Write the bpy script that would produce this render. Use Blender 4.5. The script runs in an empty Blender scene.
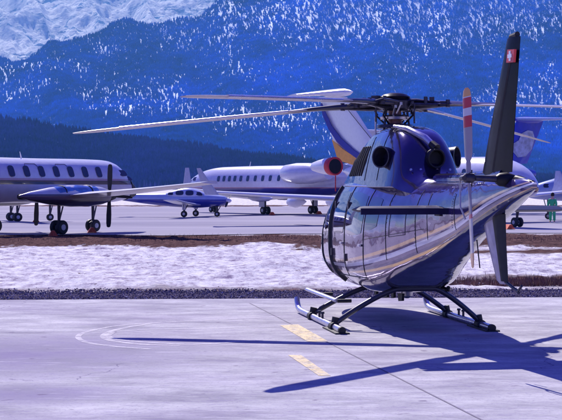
import bpy, math, random
import numpy as np
from mathutils import Vector, Matrix
random.seed(7); RNG = np.random.default_rng(11)
R = math.radians
S = bpy.context.scene
COL = S.collection
F, YH, H = 1420.0, 188.0, 2.2        # focal length, horizon row and eye height of the photograph

def at(px, py, d):
    return Vector(((px-281)/F*d, d, H+(YH-py)/F*d))
def gnd(px, py, z=0.0):
    d = F*(H-z)/(py-YH)
    return Vector(((px-281)/F*d, d, z))

# ------------------------------------------------------------------ materials
def nd(nt, typ, **kw):
    n = nt.nodes.new(typ)
    for k, v in kw.items():
        if k in n.inputs: n.inputs[k].default_value = v
        else: setattr(n, k, v)
    return n
def new_mat(name):
    m = bpy.data.materials.new(name); m.use_nodes = True
    return m, m.node_tree, m.node_tree.nodes['Principled BSDF']
def ramp(nt, fac, stops, interp='LINEAR'):
    r = nt.nodes.new('ShaderNodeValToRGB'); r.color_ramp.interpolation = interp
    e = r.color_ramp.elements
    while len(e) < len(stops): e.new(0.5)
    for i, (p, c) in enumerate(stops):
        e[i].position = p; e[i].color = (*c, 1) if len(c) == 3 else c
    nt.links.new(fac, r.inputs[0]); return r.outputs[0]
def noise(nt, scale, detail=4, rough=.55, vec=None, stretch=None, dist=0.0):
    n = nt.nodes.new('ShaderNodeTexNoise'); n.inputs['Scale'].default_value = scale
    n.inputs['Detail'].default_value = detail; n.inputs['Roughness'].default_value = rough
    n.inputs['Distortion'].default_value = dist
    if vec is None:
        tc = nt.nodes.new('ShaderNodeTexCoord'); vec = tc.outputs['Object']
    if stretch:
        mp = nt.nodes.new('ShaderNodeMapping'); mp.inputs['Scale'].default_value = stretch
        nt.links.new(vec, mp.inputs[0]); vec = mp.outputs[0]
    nt.links.new(vec, n.inputs['Vector']); return n.outputs['Fac']
def mathn(nt, op, a, b=None, clamp=False):
    n = nt.nodes.new('ShaderNodeMath'); n.operation = op; n.use_clamp = clamp
    for i, v in enumerate((a, b)):
        if v is None: continue
        if isinstance(v, (int, float)): n.inputs[i].default_value = v
        else: nt.links.new(v, n.inputs[i])
    return n.outputs[0]
def mixc(nt, fac, a, b):
    n = nt.nodes.new('ShaderNodeMix'); n.data_type = 'RGBA'
    for sock, v in ((n.inputs[0], fac), (n.inputs[6], a), (n.inputs[7], b)):
        if isinstance(v, (int, float)): sock.default_value = v
        elif isinstance(v, (tuple, list)): sock.default_value = (*v[:3], 1)
        else: nt.links.new(v, sock)
    return n.outputs[2]
def bump(nt, b, h, strength, dist=.02, coat=False):
    n = nt.nodes.new('ShaderNodeBump'); n.inputs['Strength'].default_value = strength; n.inputs['Distance'].default_value = dist
    nt.links.new(h, n.inputs['Height']); nt.links.new(n.outputs[0], b.inputs['Normal'])
    if coat: nt.links.new(n.outputs[0], b.inputs['Coat Normal'])
def mat(name, col, rough=.5, metal=0., coat=0., var=.12, vs=6., bmp=0., bs=30., spec=.5):
    m, nt, b = new_mat(name)
    n = noise(nt, vs, 5)
    lo = tuple(c*(1-var) for c in col); hi = tuple(min(1, c*(1+var)) for c in col)
    nt.links.new(ramp(nt, n, [(.3, lo), (.7, hi)]), b.inputs['Base Color'])
    rr = nt.nodes.new('ShaderNodeMapRange'); rr.inputs[3].default_value = max(0, rough*.8); rr.inputs[4].default_value = min(1, rough*1.25)
    nt.links.new(noise(nt, vs*2.3, 3), rr.inputs[0]); nt.links.new(rr.outputs[0], b.inputs['Roughness'])
    b.inputs['Metallic'].default_value = metal; b.inputs['Coat Weight'].default_value = coat; b.inputs['Coat Roughness'].default_value = .04
    b.inputs['Specular IOR Level'].default_value = spec
    if bmp: bump(nt, b, noise(nt, bs, 4), bmp, .01)
    return m

M = {}
M['black'] = mat('black_rubber', (.012,.012,.02), .6, var=.3)
M['soot'] = mat('sooty_metal', (.006,.005,.012), .5, metal=.3, var=.4)
M['darkmetal'] = mat('dark_metal', (.055,.05,.075), .35, metal=.6, var=.3, vs=12)
M['metal'] = mat('bare_metal', (.45,.44,.5), .3, metal=.9, var=.2, vs=14)
M['silver'] = mat('silver_tube', (.55,.53,.66), .28, metal=.75, var=.12, vs=8)
M['leg'] = mat('dark_leg_paint', (.02,.018,.04), .3, coat=.6)
M['blade'] = mat('rotor_blade_paint', (.36,.33,.40), .35, var=.1, vs=3)
M['brown'] = mat('hub_brown_metal', (.2,.09,.09), .45, metal=.4, var=.3, vs=15)
M['white'] = mat('white_paint', (.78,.78,.85), .25, coat=.4, var=.04)
M['lav'] = mat('pale_lavender_paint', (.62,.62,.78), .25, coat=.5, var=.05, vs=2)
M['blue'] = mat('blue_paint', (.03,.04,.42), .25, coat=.6, var=.08)
M['navy'] = mat('navy_paint', (.018,.02,.14), .25, coat=.6, var=.1)
M['finblue'] = mat('fin_blue_paint', (.02,.03,.5), .3, coat=.4, var=.15, vs=1.5)
M['patch'] = mat('pale_emblem_paint', (.42,.45,.62), .4, var=.35, vs=2.5)
M['gold'] = mat('gold_paint', (.62,.42,.22), .35)
M['orange'] = mat('orange_paint', (.75,.33,.05), .4)
M['red'] = mat('red_paint', (.6,.03,.05), .4)
M['chock'] = mat('orange_chock', (.65,.1,.04), .6)
M['winglass'] = mat('cabin_window_glass', (.008,.01,.05), .08, coat=1., var=.1)
M['hub'] = mat('wheel_hub', (.5,.5,.58), .4, metal=.5)
M['hivis'] = mat('green_hi_vis_cloth', (.05,.5,.22), .8)
M['skin'] = mat('skin', (.5,.3,.25), .6)
M['hair'] = mat('dark_hair', (.02,.015,.02), .8)
M['stripe_y'] = mat('worn_yellow_paint', (.62,.50,.36), .8, var=.18, vs=5)

# ------------------------------------------------------------------ mesh helpers
class MB:
    def __init__(s): s.v = []; s.f = []
    def add(s, vs, fs):
        o = len(s.v); s.v += [tuple(v) for v in vs]; s.f += [tuple(i+o for i in f) for f in fs]; return s
    def box(s, c, d, rot=None):
        c = Vector(c); vs = []
        for x in (-1, 1):
            for y in (-1, 1):
                for z in (-1, 1):
                    p = Vector((x*d[0]/2, y*d[1]/2, z*d[2]/2))
                    if rot: p = rot @ p
                    vs.append(c+p)
        return s.add(vs, [(0,1,3,2),(4,6,7,5),(0,4,5,1),(2,3,7,6),(0,2,6,4),(1,5,7,3)])
    def rings(s, rings, cap=True, closed=False):
        n = len(rings[0]); vs = [p for r in rings for p in r]; fs = []
        m = len(rings)
        for i in range(m if closed else m-1):
            for j in range(n):
                a = i*n+j; b = i*n+(j+1) % n; c = ((i+1) % m)*n+(j+1) % n; d = ((i+1) % m)*n+j
                fs.append((a, b, c, d))
        if cap and not closed:
            fs.append(tuple(range(n-1, -1, -1))); fs.append(tuple((m-1)*n+j for j in range(n)))
        return s.add(vs, fs)
    def tube(s, pts, rad, n=12, flat=1.0):
        pts = [Vector(p) for p in pts]; rs = []
        if not hasattr(rad, '__len__'): rad = [rad]*len(pts)
        up = Vector((0,0,1)); prev = None
        for i, p in enumerate(pts):
            t = (pts[min(i+1, len(pts)-1)]-pts[max(i-1, 0)]).normalized()
            if prev is None:
                a = t.cross(up if abs(t.z) < .95 else Vector((1,0,0))).normalized()
            else:
                a = (prev-t*prev.dot(t)).normalized()
            prev = a; b = t.cross(a)
            rs.append([p+rad[i]*(math.cos(2*math.pi*k/n)*a+math.sin(2*math.pi*k/n)*b*flat) for k in range(n)])
        return s.rings(rs)
    def lathe(s, prof, c, axis, n=20, cap=True):
        c = Vector(c); ax = Vector(axis).normalized()
        a = ax.cross(Vector((0,0,1)) if abs(ax.z) < .95 else Vector((1,0,0))).normalized(); b = ax.cross(a)
        return s.rings([[c+ax*t+r*(math.cos(2*math.pi*k/n)*a+math.sin(2*math.pi*k/n)*b) for k in range(n)] for t, r in prof], cap)
    def prism(s, pts, thick, n):   # polygon extruded both ways along n
        n = Vector(n).normalized()*thick/2; k = len(pts)
        return s.add([Vector(p)-n for p in pts]+[Vector(p)+n for p in pts],
                     [tuple(range(k-1, -1, -1)), tuple(range(k, 2*k))]+[(i, (i+1) % k, k+(i+1) % k, k+i) for i in range(k)])
    def foil(s, secs):            # sections: (leading point, trailing point, thickness, thickness direction)
        prof = [(0,0),(.03,.5),(.12,.85),(.3,1),(.55,.8),(.8,.4),(1,.05),(1,-.05),(.8,-.25),(.55,-.5),(.3,-.65),(.12,-.6),(.03,-.4)]
        rs = []
        for le, te, th, up in secs:
            le, te, up = Vector(le), Vector(te), Vector(up).normalized()
            rs.append([le.lerp(te, u)+up*(w*th/2) for u, w in prof])
        return s.rings(rs)
    def build(s, name, m, parent=None, smooth=35):
        me = bpy.data.meshes.new(name); me.from_pydata(s.v, [], s.f); me.validate()
        import bmesh
        bm = bmesh.new(); bm.from_mesh(me); bmesh.ops.recalc_face_normals(bm, faces=bm.faces); bm.to_mesh(me); bm.free()
        if smooth:
            me.polygons.foreach_set('use_smooth', [True]*len(me.polygons))
            me.set_sharp_from_angle(angle=R(smooth))
        o = bpy.data.objects.new(name, me); COL.objects.link(o)
        if m: me.materials.append(m)
        if parent: o.parent = parent
        return o
def tag(o, label, cat, group=None, kind=None):
    if label: o['label'] = label
    if cat: o['category'] = cat
    if group: o['group'] = group
    if kind: o['kind'] = kind
    return o
def thing(name, loc, heading, label, cat, group=None):
    """Empty at the thing's base; local +x is forward, heading is a world xy direction"""
    o = bpy.data.objects.new(name, None); COL.objects.link(o); o.empty_display_size = .3
    o.location = loc; o.rotation_euler = (0, 0, math.atan2(heading[1], heading[0]))
    return tag(o, label, cat, group)
def struct(o): o['kind'] = 'structure'; return o
def interp(x, pts):
    if x <= pts[0][0]: return pts[0][1]
    for (a, va), (b, vb) in zip(pts, pts[1:]):
        if x <= b: return va+(vb-va)*(x-a)/(b-a)
    return pts[-1][1]
def sinterp(x, st):     # smooth (Catmull-Rom) through tuples sorted by first value
    n = len(st)
    if x <= st[0][0]: return st[0][1:]
    if x >= st[-1][0]: return st[-1][1:]
    i = max(k for k in range(n) if st[k][0] <= x); i = min(i, n-2)
    x0, x1 = st[i][0], st[i+1][0]; h = x1-x0; t = (x-x0)/h; out = []
    for c in range(1, len(st[0])):
        p0, p1 = st[i][c], st[i+1][c]
        m0 = (st[i+1][c]-st[i-1][c])/(st[i+1][0]-st[i-1][0]) if i > 0 else (p1-p0)/h
        m1 = (st[i+2][c]-st[i][c])/(st[i+2][0]-st[i][0]) if i < n-2 else (p1-p0)/h
        out.append((2*t**3-3*t*t+1)*p0+(t**3-2*t*t+t)*h*m0+(-2*t**3+3*t*t)*p1+(t**3-t*t)*h*m1)
    return out

# ------------------------------------------------------------------ camera, light, world
cam = bpy.data.cameras.new('camera'); co = bpy.data.objects.new('camera', cam); COL.objects.link(co); S.camera = co
cam.sensor_width = 36; cam.lens = F/562*36; cam.clip_start = .1; cam.clip_end = 60000
co.location = (0, 0, H); co.rotation_euler = (R(90)-math.atan((210-YH)/F), 0, 0)

SUN_DIR = Vector((-1.22, 4.0, 3.58)).normalized()      # towards the sun
elev = math.asin(SUN_DIR.z); azim = math.atan2(SUN_DIR.x, SUN_DIR.y)
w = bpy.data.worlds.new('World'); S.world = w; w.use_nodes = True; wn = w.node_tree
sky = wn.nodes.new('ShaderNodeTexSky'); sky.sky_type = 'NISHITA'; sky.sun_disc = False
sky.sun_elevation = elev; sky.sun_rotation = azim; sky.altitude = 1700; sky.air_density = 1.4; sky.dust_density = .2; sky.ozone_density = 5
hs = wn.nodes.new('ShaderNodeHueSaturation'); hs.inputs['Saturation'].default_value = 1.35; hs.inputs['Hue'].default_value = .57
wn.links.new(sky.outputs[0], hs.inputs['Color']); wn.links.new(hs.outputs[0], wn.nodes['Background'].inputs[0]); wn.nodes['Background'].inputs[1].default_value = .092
sl = bpy.data.lights.new('sun', 'SUN'); so = bpy.data.objects.new('sun', sl); COL.objects.link(so)
sl.energy = 5.0; sl.angle = R(.5); sl.color = (1, .93, .86)
so.rotation_euler = SUN_DIR.to_track_quat('Z', 'Y').to_euler()
S.view_settings.view_transform = 'Standard'; S.view_settings.look = 'None'; S.view_settings.gamma = 1; S.view_settings.exposure = 0.84
S.cycles.use_denoising = True; S.cycles.max_bounces = 6; S.cycles.volume_bounces = 0
S.cycles.sample_clamp_indirect = 5

# ------------------------------------------------------------------ ground
D_EDGE = 28.0          # far edge of the concrete apron
D_GRAV = 30.2          # far edge of the gravel strip
def grid(name, xs, ys, zf, m):
    X, Y = np.meshgrid(xs, ys); Z = zf(X, Y)
    n, k = X.shape
    v = np.stack([X, Y, Z], -1).reshape(-1, 3)
    i = np.arange(n*k).reshape(n, k)
    f = np.stack([i[:-1,:-1], i[:-1,1:], i[1:,1:], i[1:,:-1]], -1).reshape(-1, 4)
    me = fast_mesh(name, v, f); o = bpy.data.objects.new(name, me); COL.objects.link(o); me.materials.append(m)
    return o
def fast_mesh(name, v, f):
    me = bpy.data.meshes.new(name); k = f.shape[1]
    me.vertices.add(len(v)); me.vertices.foreach_set('co', np.ascontiguousarray(v, dtype=np.float32).ravel())
    me.loops.add(f.size); me.loops.foreach_set('vertex_index', f.astype(np.int32).ravel())
    me.polygons.add(len(f)); me.polygons.foreach_set('loop_start', np.arange(0, f.size, k, dtype=np.int32))
    me.update(calc_edges=True); me.polygons.foreach_set('use_smooth', np.ones(len(f), dtype=bool)); return me
def vnoise(x, y, seed=0):      # smooth value noise, numpy
    xi = np.floor(x).astype(np.int64); yi = np.floor(y).astype(np.int64); xf = x-xi; yf = y-yi
    def h(a, b):
        q = (a*374761393+b*668265263+seed*1442695041) & 0xffffffff
        q = ((q ^ (q >> 13))*1274126177) & 0xffffffff
        return ((q ^ (q >> 16)) & 0xffff)/65535.
    u = xf*xf*(3-2*xf); v = yf*yf*(3-2*yf)
    return (h(xi, yi)*(1-u)+h(xi+1, yi)*u)*(1-v)+(h(xi, yi+1)*(1-u)+h(xi+1, yi+1)*u)*v
def fbm(x, y, o=5, seed=0, gain=.5):
    a = 1; t = 0; n = 0
    for k in range(o):
        t = t+a*vnoise(x*2**k, y*2**k, seed+k); n += a; a *= gain
    return t/n

# snow field: one sheet to the foot of the hills, with brown earth showing through in bands
mg, nt, b = new_mat('snow_and_earth')
tc = nt.nodes.new('ShaderNodeTexCoord'); sep = nt.nodes.new('ShaderNodeSeparateXYZ'); nt.links.new(tc.outputs['Object'], sep.inputs[0])
Yc = sep.outputs[1]; Xc = sep.outputs[0]
nb = noise(nt, .35, 6, .62, tc.outputs['Object'], (1, .45, 1)); nf = noise(nt, 5, 6, .7, tc.outputs['Object'], (1, .5, 1))
def band(c, h, k):            # 1 inside a band of distance, ragged by noise
    d = mathn(nt, 'ABSOLUTE', mathn(nt, 'SUBTRACT', Yc, c)); d = mathn(nt, 'SUBTRACT', h, d)
    d = mathn(nt, 'ADD', d, mathn(nt, 'MULTIPLY', mathn(nt, 'SUBTRACT', nb, .5), k))
    d = mathn(nt, 'ADD', d, mathn(nt, 'MULTIPLY', mathn(nt, 'SUBTRACT', nf, .5), k*.35))
    return mathn(nt, 'MULTIPLY', d, .8, True)
# brown band in front of the taxiway, thinner strips beside the gravel and beyond the taxiway
bands = mathn(nt, 'MAXIMUM', band(59.6, 8.2, 17), band(30.4, .9, 3.0))
bands = mathn(nt, 'MAXIMUM', bands, band(176, 6, 30))
right = mathn(nt, 'MULTIPLY', mathn(nt, 'SUBTRACT', Xc, 3.6), .6, True)
rb = mathn(nt, 'MULTIPLY', mathn(nt, 'MAXIMUM', band(48.5, 1.9, 3.5), band(33.0, 2.2, 2.5)), right)
bands = mathn(nt, 'MAXIMUM', bands, rb)
specks = mathn(nt, 'MULTIPLY', mathn(nt, 'SUBTRACT', noise(nt, 9, 5, .75, tc.outputs['Object'], (1, .6, 1)), .585), 12, True)
specks = mathn(nt, 'MULTIPLY', specks, mathn(nt, 'MULTIPLY', mathn(nt, 'SUBTRACT', noise(nt, .5, 3, .5, tc.outputs['Object'], (1, .5, 1)), .36), 5, True))
near = mathn(nt, 'LESS_THAN', Yc, 70)
bands = mathn(nt, 'MAXIMUM', bands, mathn(nt, 'MULTIPLY', mathn(nt, 'MULTIPLY', specks, .9), near))
snow = ramp(nt, noise(nt, 2.6, 8, .78, tc.outputs['Object'], (1, .5, 1)), [(.36, (.28,.23,.34)), (.46, (.60,.56,.65)), (.58, (.88,.87,.91))])
earth = ramp(nt, nf, [(.3, (.035,.02,.028)), (.7, (.21,.125,.115))])
nt.links.new(mixc(nt, bands, snow, earth), b.inputs['Base Color']); b.inputs['Roughness'].default_value = .9; b.inputs['Specular IOR Level'].default_value = 0
hb = mathn(nt, 'ADD', noise(nt, 9, 6, .75), mathn(nt, 'MULTIPLY', noise(nt, 1.2, 3), 1.5))
bump(nt, b, hb, .9, .08)
xs = np.concatenate([np.linspace(-3000, -60, 14), np.linspace(-40, 40, 321), np.linspace(60, 3000, 14)])
ys = np.concatenate([np.linspace(-2600, 20, 8), np.linspace(27, 70, 260), np.linspace(75, 200, 40), np.linspace(230, 2600, 20)])
def zs(X, Y):
    bumpy = np.clip((Y-30.3)/1.0, 0, 1)*np.clip((65-Y)/4, 0, 1)*(np.abs(X) < 45)
    h = (fbm(X*1.3, Y*1.3, 4, 3)-.45)*.2+(fbm(X*4, Y*3, 3, 13)-.5)*.10+np.clip(fbm(X*.5, Y*.25, 3, 9)-.5, 0, 1)*.25
    return np.where(bumpy > 0, bumpy*np.clip(h, 0, .3)+.012*bumpy, 0)
struct(grid('ground', xs, ys, zs, mg))

# concrete apron
mc, nt, b = new_mat('apron_concrete')
tc = nt.nodes.new('ShaderNodeTexCoord'); V = tc.outputs['Object']
big = noise(nt, .16, 5, .6, V, (.6, 1, 1), .6); mid = noise(nt, 1.1, 8, .72, V, (.6, 1.2, 1)); fine = noise(nt, 26, 6, .8, V)
c1 = ramp(nt, mid, [(.32, (.28,.27,.32)), (.5, (.44,.43,.47)), (.66, (.60,.59,.62))])
stain = mathn(nt, 'MULTIPLY', mathn(nt, 'SUBTRACT', big, .5), 5, True)
c2 = mixc(nt, mathn(nt, 'MULTIPLY', stain, .55), c1, (.27,.22,.36))
# damp stain in front of the tyre circles, a real patch of darker concrete
sp = nt.nodes.new('ShaderNodeSeparateXYZ'); nt.links.new(V, sp.inputs[0])
def blob(cx, cy, rx, ry):
    a = mathn(nt, 'POWER', mathn(nt, 'DIVIDE', mathn(nt, 'SUBTRACT', sp.outputs[0], cx), rx), 2)
    c = mathn(nt, 'POWER', mathn(nt, 'DIVIDE', mathn(nt, 'SUBTRACT', sp.outputs[1], cy), ry), 2)
    d = mathn(nt, 'SUBTRACT', 1.0, mathn(nt, 'ADD', a, c))
    d = mathn(nt, 'ADD', d, mathn(nt, 'MULTIPLY', mathn(nt, 'SUBTRACT', mid, .5), 3.2))
    return mathn(nt, 'MULTIPLY', d, .7, True)
bl = mathn(nt, 'MAXIMUM', blob(-3.6, 18.6, 3.0, 2.8), blob(-2.7, 15.0, 1.3, .9))
c2 = mixc(nt, mathn(nt, 'MULTIPLY', bl, .75), c2, (.16,.125,.27))
rust = mathn(nt, 'MAXIMUM', blob(2.2, 21.7, .55, .5), blob(2.9, 20.9, .5, .35))
c2 = mixc(nt, mathn(nt, 'MULTIPLY', rust, .5), c2, (.34,.16,.14))
c3 = mixc(nt, mathn(nt, 'MULTIPLY', mathn(nt, 'SUBTRACT', noise(nt, 6, 6, .75, V, (.35, 2.4, 1)), .54), 5, True), c2, (.29,.25,.40))
c3 = mixc(nt, mathn(nt, 'MULTIPLY', mathn(nt, 'SUBTRACT', fine, .53), 6, True), c3, (.24,.21,.32))
c3 = mixc(nt, mathn(nt, 'MULTIPLY', mathn(nt, 'SUBTRACT', noise(nt, 3, 6, .8, V, (.25, 3, 1), .4), .57), 7, True), c3, (.68,.65,.74))
spots = mathn(nt, 'MULTIPLY', mathn(nt, 'SUBTRACT', noise(nt, 4.5, 2, .4, V, (1, 1, 1)), .70), 14, True)
c3 = mixc(nt, mathn(nt, 'MULTIPLY', spots, .6), c3, (.16,.13,.2))
vor = nt.nodes.new('ShaderNodeTexVoronoi'); vor.feature = 'DISTANCE_TO_EDGE'; vor.inputs['Scale'].default_value = .22
wp = nt.nodes.new('ShaderNodeVectorMath'); wp.operation = 'ADD'; nzc = nt.nodes.new('ShaderNodeTexNoise'); nzc.inputs['Scale'].default_value = 1.3; nzc.inputs['Detail'].default_value = 6
nt.links.new(V, nzc.inputs['Vector']); nt.links.new(V, wp.inputs[0]); nt.links.new(nzc.outputs['Color'], wp.inputs[1]); nt.links.new(wp.outputs[0], vor.inputs['Vector'])
crk = mathn(nt, 'MULTIPLY', mathn(nt, 'LESS_THAN', vor.outputs['Distance'], .0022), mathn(nt, 'GREATER_THAN', noise(nt, .3, 2, .5, V), .52))
c3 = mixc(nt, mathn(nt, 'MULTIPLY', crk, .55), c3, (.14,.12,.2))
nt.links.new(c3, b.inputs['Base Color']); b.inputs['Roughness'].default_value = .75; b.inputs['Specular IOR Level'].default_value = 0
bump(nt, b, mathn(nt, 'ADD', fine, mid), .25, .01)
a = MB(); 
def edge_y(x): return D_EDGE+.06*x
xr = [(-90+6*i) for i in range(31)]
a.add([(x, -70, .02) for x in xr]+[(x, edge_y(max(-20, min(20, x))), .02) for x in xr], [(i, i+1, 31+i+1, 31+i) for i in range(30)])
struct(a.build('concrete_apron', mc, None, 0))
# slab joints (thin dark sealant strips), yellow stripes, tyre circles
def strip(name, pts, wid, m, z=.0245, parent=None):
    mb = MB(); P = [Vector((p[0], p[1], z)) for p in pts]; vs = []
    for i, p in enumerate(P):
        t = (P[min(i+1, len(P)-1)]-P[max(i-1, 0)]).normalized(); n = Vector((-t.y, t.x, 0))*(wid[i] if hasattr(wid, '__len__') else wid)/2
        vs += [p-n, p+n]
    mb.add(vs, [(2*i, 2*i+1, 2*i+3, 2*i+2) for i in range(len(P)-1)])
    return mb
mj = mat('joint_sealant', (.16,.14,.22), .8)
j0, j1 = gnd(247, 303), gnd(475, 419); dj = (j1-j0).normalized()
mb = strip('j', [j0+dj*t for t in (.3, 60)], .022, mj)
for k in (-1, 1):
    off = Vector((dj.y, -dj.x, 0))*k*7.5
    q = strip('j', [j0+off+dj*t for t in (1.5, 60)], .018, mj); mb.add(q.v, q.f)
struct(mb.build('slab_joint', mj, None, 0))
mp_, nt, b = new_mat('worn_marking_paint')
wear = mathn(nt, 'MULTIPLY', mathn(nt, 'SUBTRACT', noise(nt, 7, 6, .75, None, (1, 1, 1)), .36), 5, True)
nt.links.new(mixc(nt, wear, (.50,.45,.42), (.78,.62,.34)), b.inputs['Base Color']); nt.links.new(ramp(nt, noise(nt, 9, 6, .8), [(.36, (.15,)*3), (.5, (.9,)*3)]), b.inputs['Alpha']); b.inputs['Roughness'].default_value = .8
for q in ([(280,327),(298,326),(328,343),(308,343.5)], [(288,357),(301,357),(331,378),(319,378)]):
    mb = MB(); P = [gnd(*p) for p in q]; mb.add([(p.x, p.y, .0248) for p in P], [(0,1,2,3)])
    struct(mb.build('painted_marking', mp_, None, 0))
ml, nt, b = new_mat('tyre_circle_chalk')
wear = mathn(nt, 'MULTIPLY', mathn(nt, 'SUBTRACT', noise(nt, 5, 6, .75), .36), 4, True)
nt.links.new(mixc(nt, wear, (.5,.47,.56), (.72,.69,.78)), b.inputs['Base Color']); nt.links.new(ramp(nt, noise(nt, 6, 7, .85), [(.33, (0,)*3), (.6, (.75,)*3)]), b.inputs['Alpha']); b.inputs['Roughness'].default_value = .8
def spl(pts, n=60):
    P = [gnd(*p) for p in pts]; st = [(i, p.x, p.y) for i, p in enumerate(P)]
    return [sinterp(i*(len(P)-1)/n, st) for i in range(n+1)]
mb = MB()
for pts, wd in (([(281,318),(200,322),(130,326),(92,332),(78,338),(86,344),(112,348),(150,351)], .085),
                ([(150,325),(118,331),(104,337),(110,342),(140,346),(180,347.5)], .11),
                ([(262,342),(200,346),(160,345),(122,342),(108,338),(112,334)], .1),
                ([(281,328),(210,330),(150,331),(120,333)], .07)):
    q = strip('a', spl(pts), wd, ml, .0243+.0003*len(mb.v)/122); mb.add(q.v, q.f)
struct(mb.build('tyre_circle_marking', ml, None, 0))

# taxiway
mt, nt, b = new_mat('taxiway_asphalt')
tc = nt.nodes.new('ShaderNodeTexCoord')
nt.links.new(ramp(nt, noise(nt, .1, 6, .65, tc.outputs['Object'], (.3, 1, 1)), [(.3, (.24,.23,.31)), (.7, (.38,.36,.44))]), b.inputs['Base Color']); b.inputs['Specular IOR Level'].default_value = .03; b.inputs['Roughness'].default_value = .9
mb = MB(); n = 60
xs_ = [-160+320*i/n for i in range(n+1)]
def tn(x): return 66.8+1.6*math.sin(x*.13)+.9*math.sin(x*.53+1)
mb.add([(x, tn(x), .03) for x in xs_]+[(x, 168+2*math.sin(x*.1), .03) for x in xs_], [(i, i+1, n+2+i, n+1+i) for i in range(n)])
struct(mb.build('taxiway', mt, None, 0))

# gravel strip along the apron edge
mgr, nt, b = new_mat('gravel_bed'); 
nt.links.new(ramp(nt, noise(nt, 14, 5, .7), [(.35, (.035,.03,.06)), (.6, (.12,.1,.15)), (.75, (.3,.28,.36))]), b.inputs['Base Color']); b.inputs['Specular IOR Level'].default_value = 0; b.inputs['Roughness'].default_value = .95
bump(nt, b, noise(nt, 20, 5), 1, .05)
mb = MB(); n = 120
xs_ = [-30+60*i/n for i in range(n+1)]
prof = [(.0, .015), (.4, .03), (1.0, .045), (1.6, .03), (2.3, .0)]
mb.add([(x, edge_y(x)+d+(.25*math.sin(x*1.7)+.2*math.sin(x*4.1) if d > 1.9 else 0), z) for d, z in prof for x in xs_],
       [(r*(n+1)+i, r*(n+1)+i+1, (r+1)*(n+1)+i+1, (r+1)*(n+1)+i) for r in range(len(prof)-1) for i in range(n)])
struct(mb.build('gravel_strip', mgr))
N = 34000
px_ = RNG.uniform(-14, 14, N); wv_ = .55+.75*fbm(px_*.9, px_*0+2, 4, 41)+.25*(RNG.random(N) > .93); py_ = RNG.beta(1.2, 2.0, N)*2.9*wv_; rr = RNG.uniform(.007, .024, N)*np.where(RNG.random(N) > .96, 1.6, 1)
base = np.array([(1,0,0),(0,1,0),(-1,0,0),(0,-1,0),(0,0,.7),(0,0,-.7)])
v = base[None]*rr[:,None,None]*RNG.uniform(.6, 1.4, (N, 6, 1))
ang = RNG.uniform(0, 6.28, N); ca, sa = np.cos(ang), np.sin(ang)
v = np.stack([v[...,0]*ca[:,None]-v[...,1]*sa[:,None], v[...,0]*sa[:,None]+v[...,1]*ca[:,None], v[...,2]], -1)
v[...,0] += px_[:,None]; v[...,1] += (D_EDGE+.06*px_+py_)[:,None]; v[...,2] += (.022+.02*np.clip(py_, 0, 1.)-.02*np.clip(py_-1.2, 0, 1))[:,None]
ft = np.array([(0,1,4),(1,2,4),(2,3,4),(3,0,4),(1,0,5),(2,1,5),(3,2,5),(0,3,5)])
me = fast_mesh('gravel', v.reshape(-1,3), (ft[None]+6*np.arange(N)[:,None,None]).reshape(-1,3))
me.polygons.foreach_set('use_smooth', np.zeros(len(me.polygons), dtype=bool))
o = bpy.data.objects.new('gravel', me); COL.objects.link(o)
ms, nt, b = new_mat('stones'); nt.links.new(ramp(nt, noise(nt, 16, 3), [(.35, (.025,.018,.06)), (.55, (.11,.085,.16)), (.68, (.5,.46,.6))]), b.inputs['Base Color']); b.inputs['Specular IOR Level'].default_value = .1; b.inputs['Roughness'].default_value = .9
me.materials.append(ms); tag(o, 'loose grey and purple gravel along the far apron edge', 'gravel', kind='stuff')
# dry grass tufts at the right of the gravel and along the brown band
def grass(n, xr, yf, hgt, col, name, label):
    x = RNG.uniform(*xr, n); y = yf(x, n); h = RNG.uniform(.4, 1, n)*hgt; a = RNG.uniform(0, 6.28, n); wv = hgt*.12
    lx, ly = RNG.normal(0, .4, n)*h, RNG.normal(0, .4, n)*h
    v = np.stack([np.stack([x-np.cos(a)*wv, y-np.sin(a)*wv, x*0], -1), np.stack([x+np.cos(a)*wv, y+np.sin(a)*wv, x*0], -1), np.stack([x+lx, y+ly, h+.05], -1)], 1)
    me = fast_mesh(name, v.reshape(-1,3), np.arange(3*n).reshape(-1,3)); o = bpy.data.objects.new(name, me); COL.objects.link(o)
    me.materials.append(mat(name+'_mat', col, .9, var=.5, vs=3)); return tag(o, label, 'grass', kind='stuff')
grass(6000, (3.4, 12), lambda x, n: 31.2+.06*x+np.abs(RNG.normal(0, .9, n)), .13, (.22,.12,.10), 'dry_grass', 'dry brown grass beside the gravel under the tail')
grass(5000, (-16, 24), lambda x, n: 61+RNG.normal(0, 1.9, n), .1, (.16,.07,.07), 'dead_grass', 'reddish brown dead grass between snow and taxiway')

# ------------------------------------------------------------------ mountains and forest
mh, nt, b = new_mat('hillside_snow')
nt.links.new(ramp(nt, noise(nt, .004, 6, .6), [(.35, (.40,.50,.76)), (.6, (.72,.80,.92))]), b.inputs['Base Color']); b.inputs['Roughness'].default_value = .8
def slope(name, r0, r1, ytop, ybase=191, k=1.0, nx=420, nr=90, amp=.0, seed=5, m=None, back=True):
    pxs = np.concatenate([np.linspace(-1100, -60, 60), np.linspace(-50, 612, nx), np.linspace(622, 1700, 60)])
    ts = np.concatenate([np.linspace(0, 1, nr), [1.03, 1.1, 1.25] if back else []])
    top = np.interp(pxs, *zip(*ytop))
    PX, T = np.meshgrid(pxs, ts); TOP = np.broadcast_to(top, PX.shape)
    v = polar(PX, T, TOP, r0, r1, ybase, k, amp, seed).reshape(-1, 3)
    nn, kk = PX.shape; i = np.arange(nn*kk).reshape(nn, kk)
    f = np.stack([i[:-1,:-1], i[:-1,1:], i[1:,1:], i[1:,:-1]], -1).reshape(-1, 4)
    me = fast_mesh(name, v, f); o = bpy.data.objects.new(name, me); COL.objects.link(o); me.materials.append(m or mh)
    return struct(o)
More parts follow.
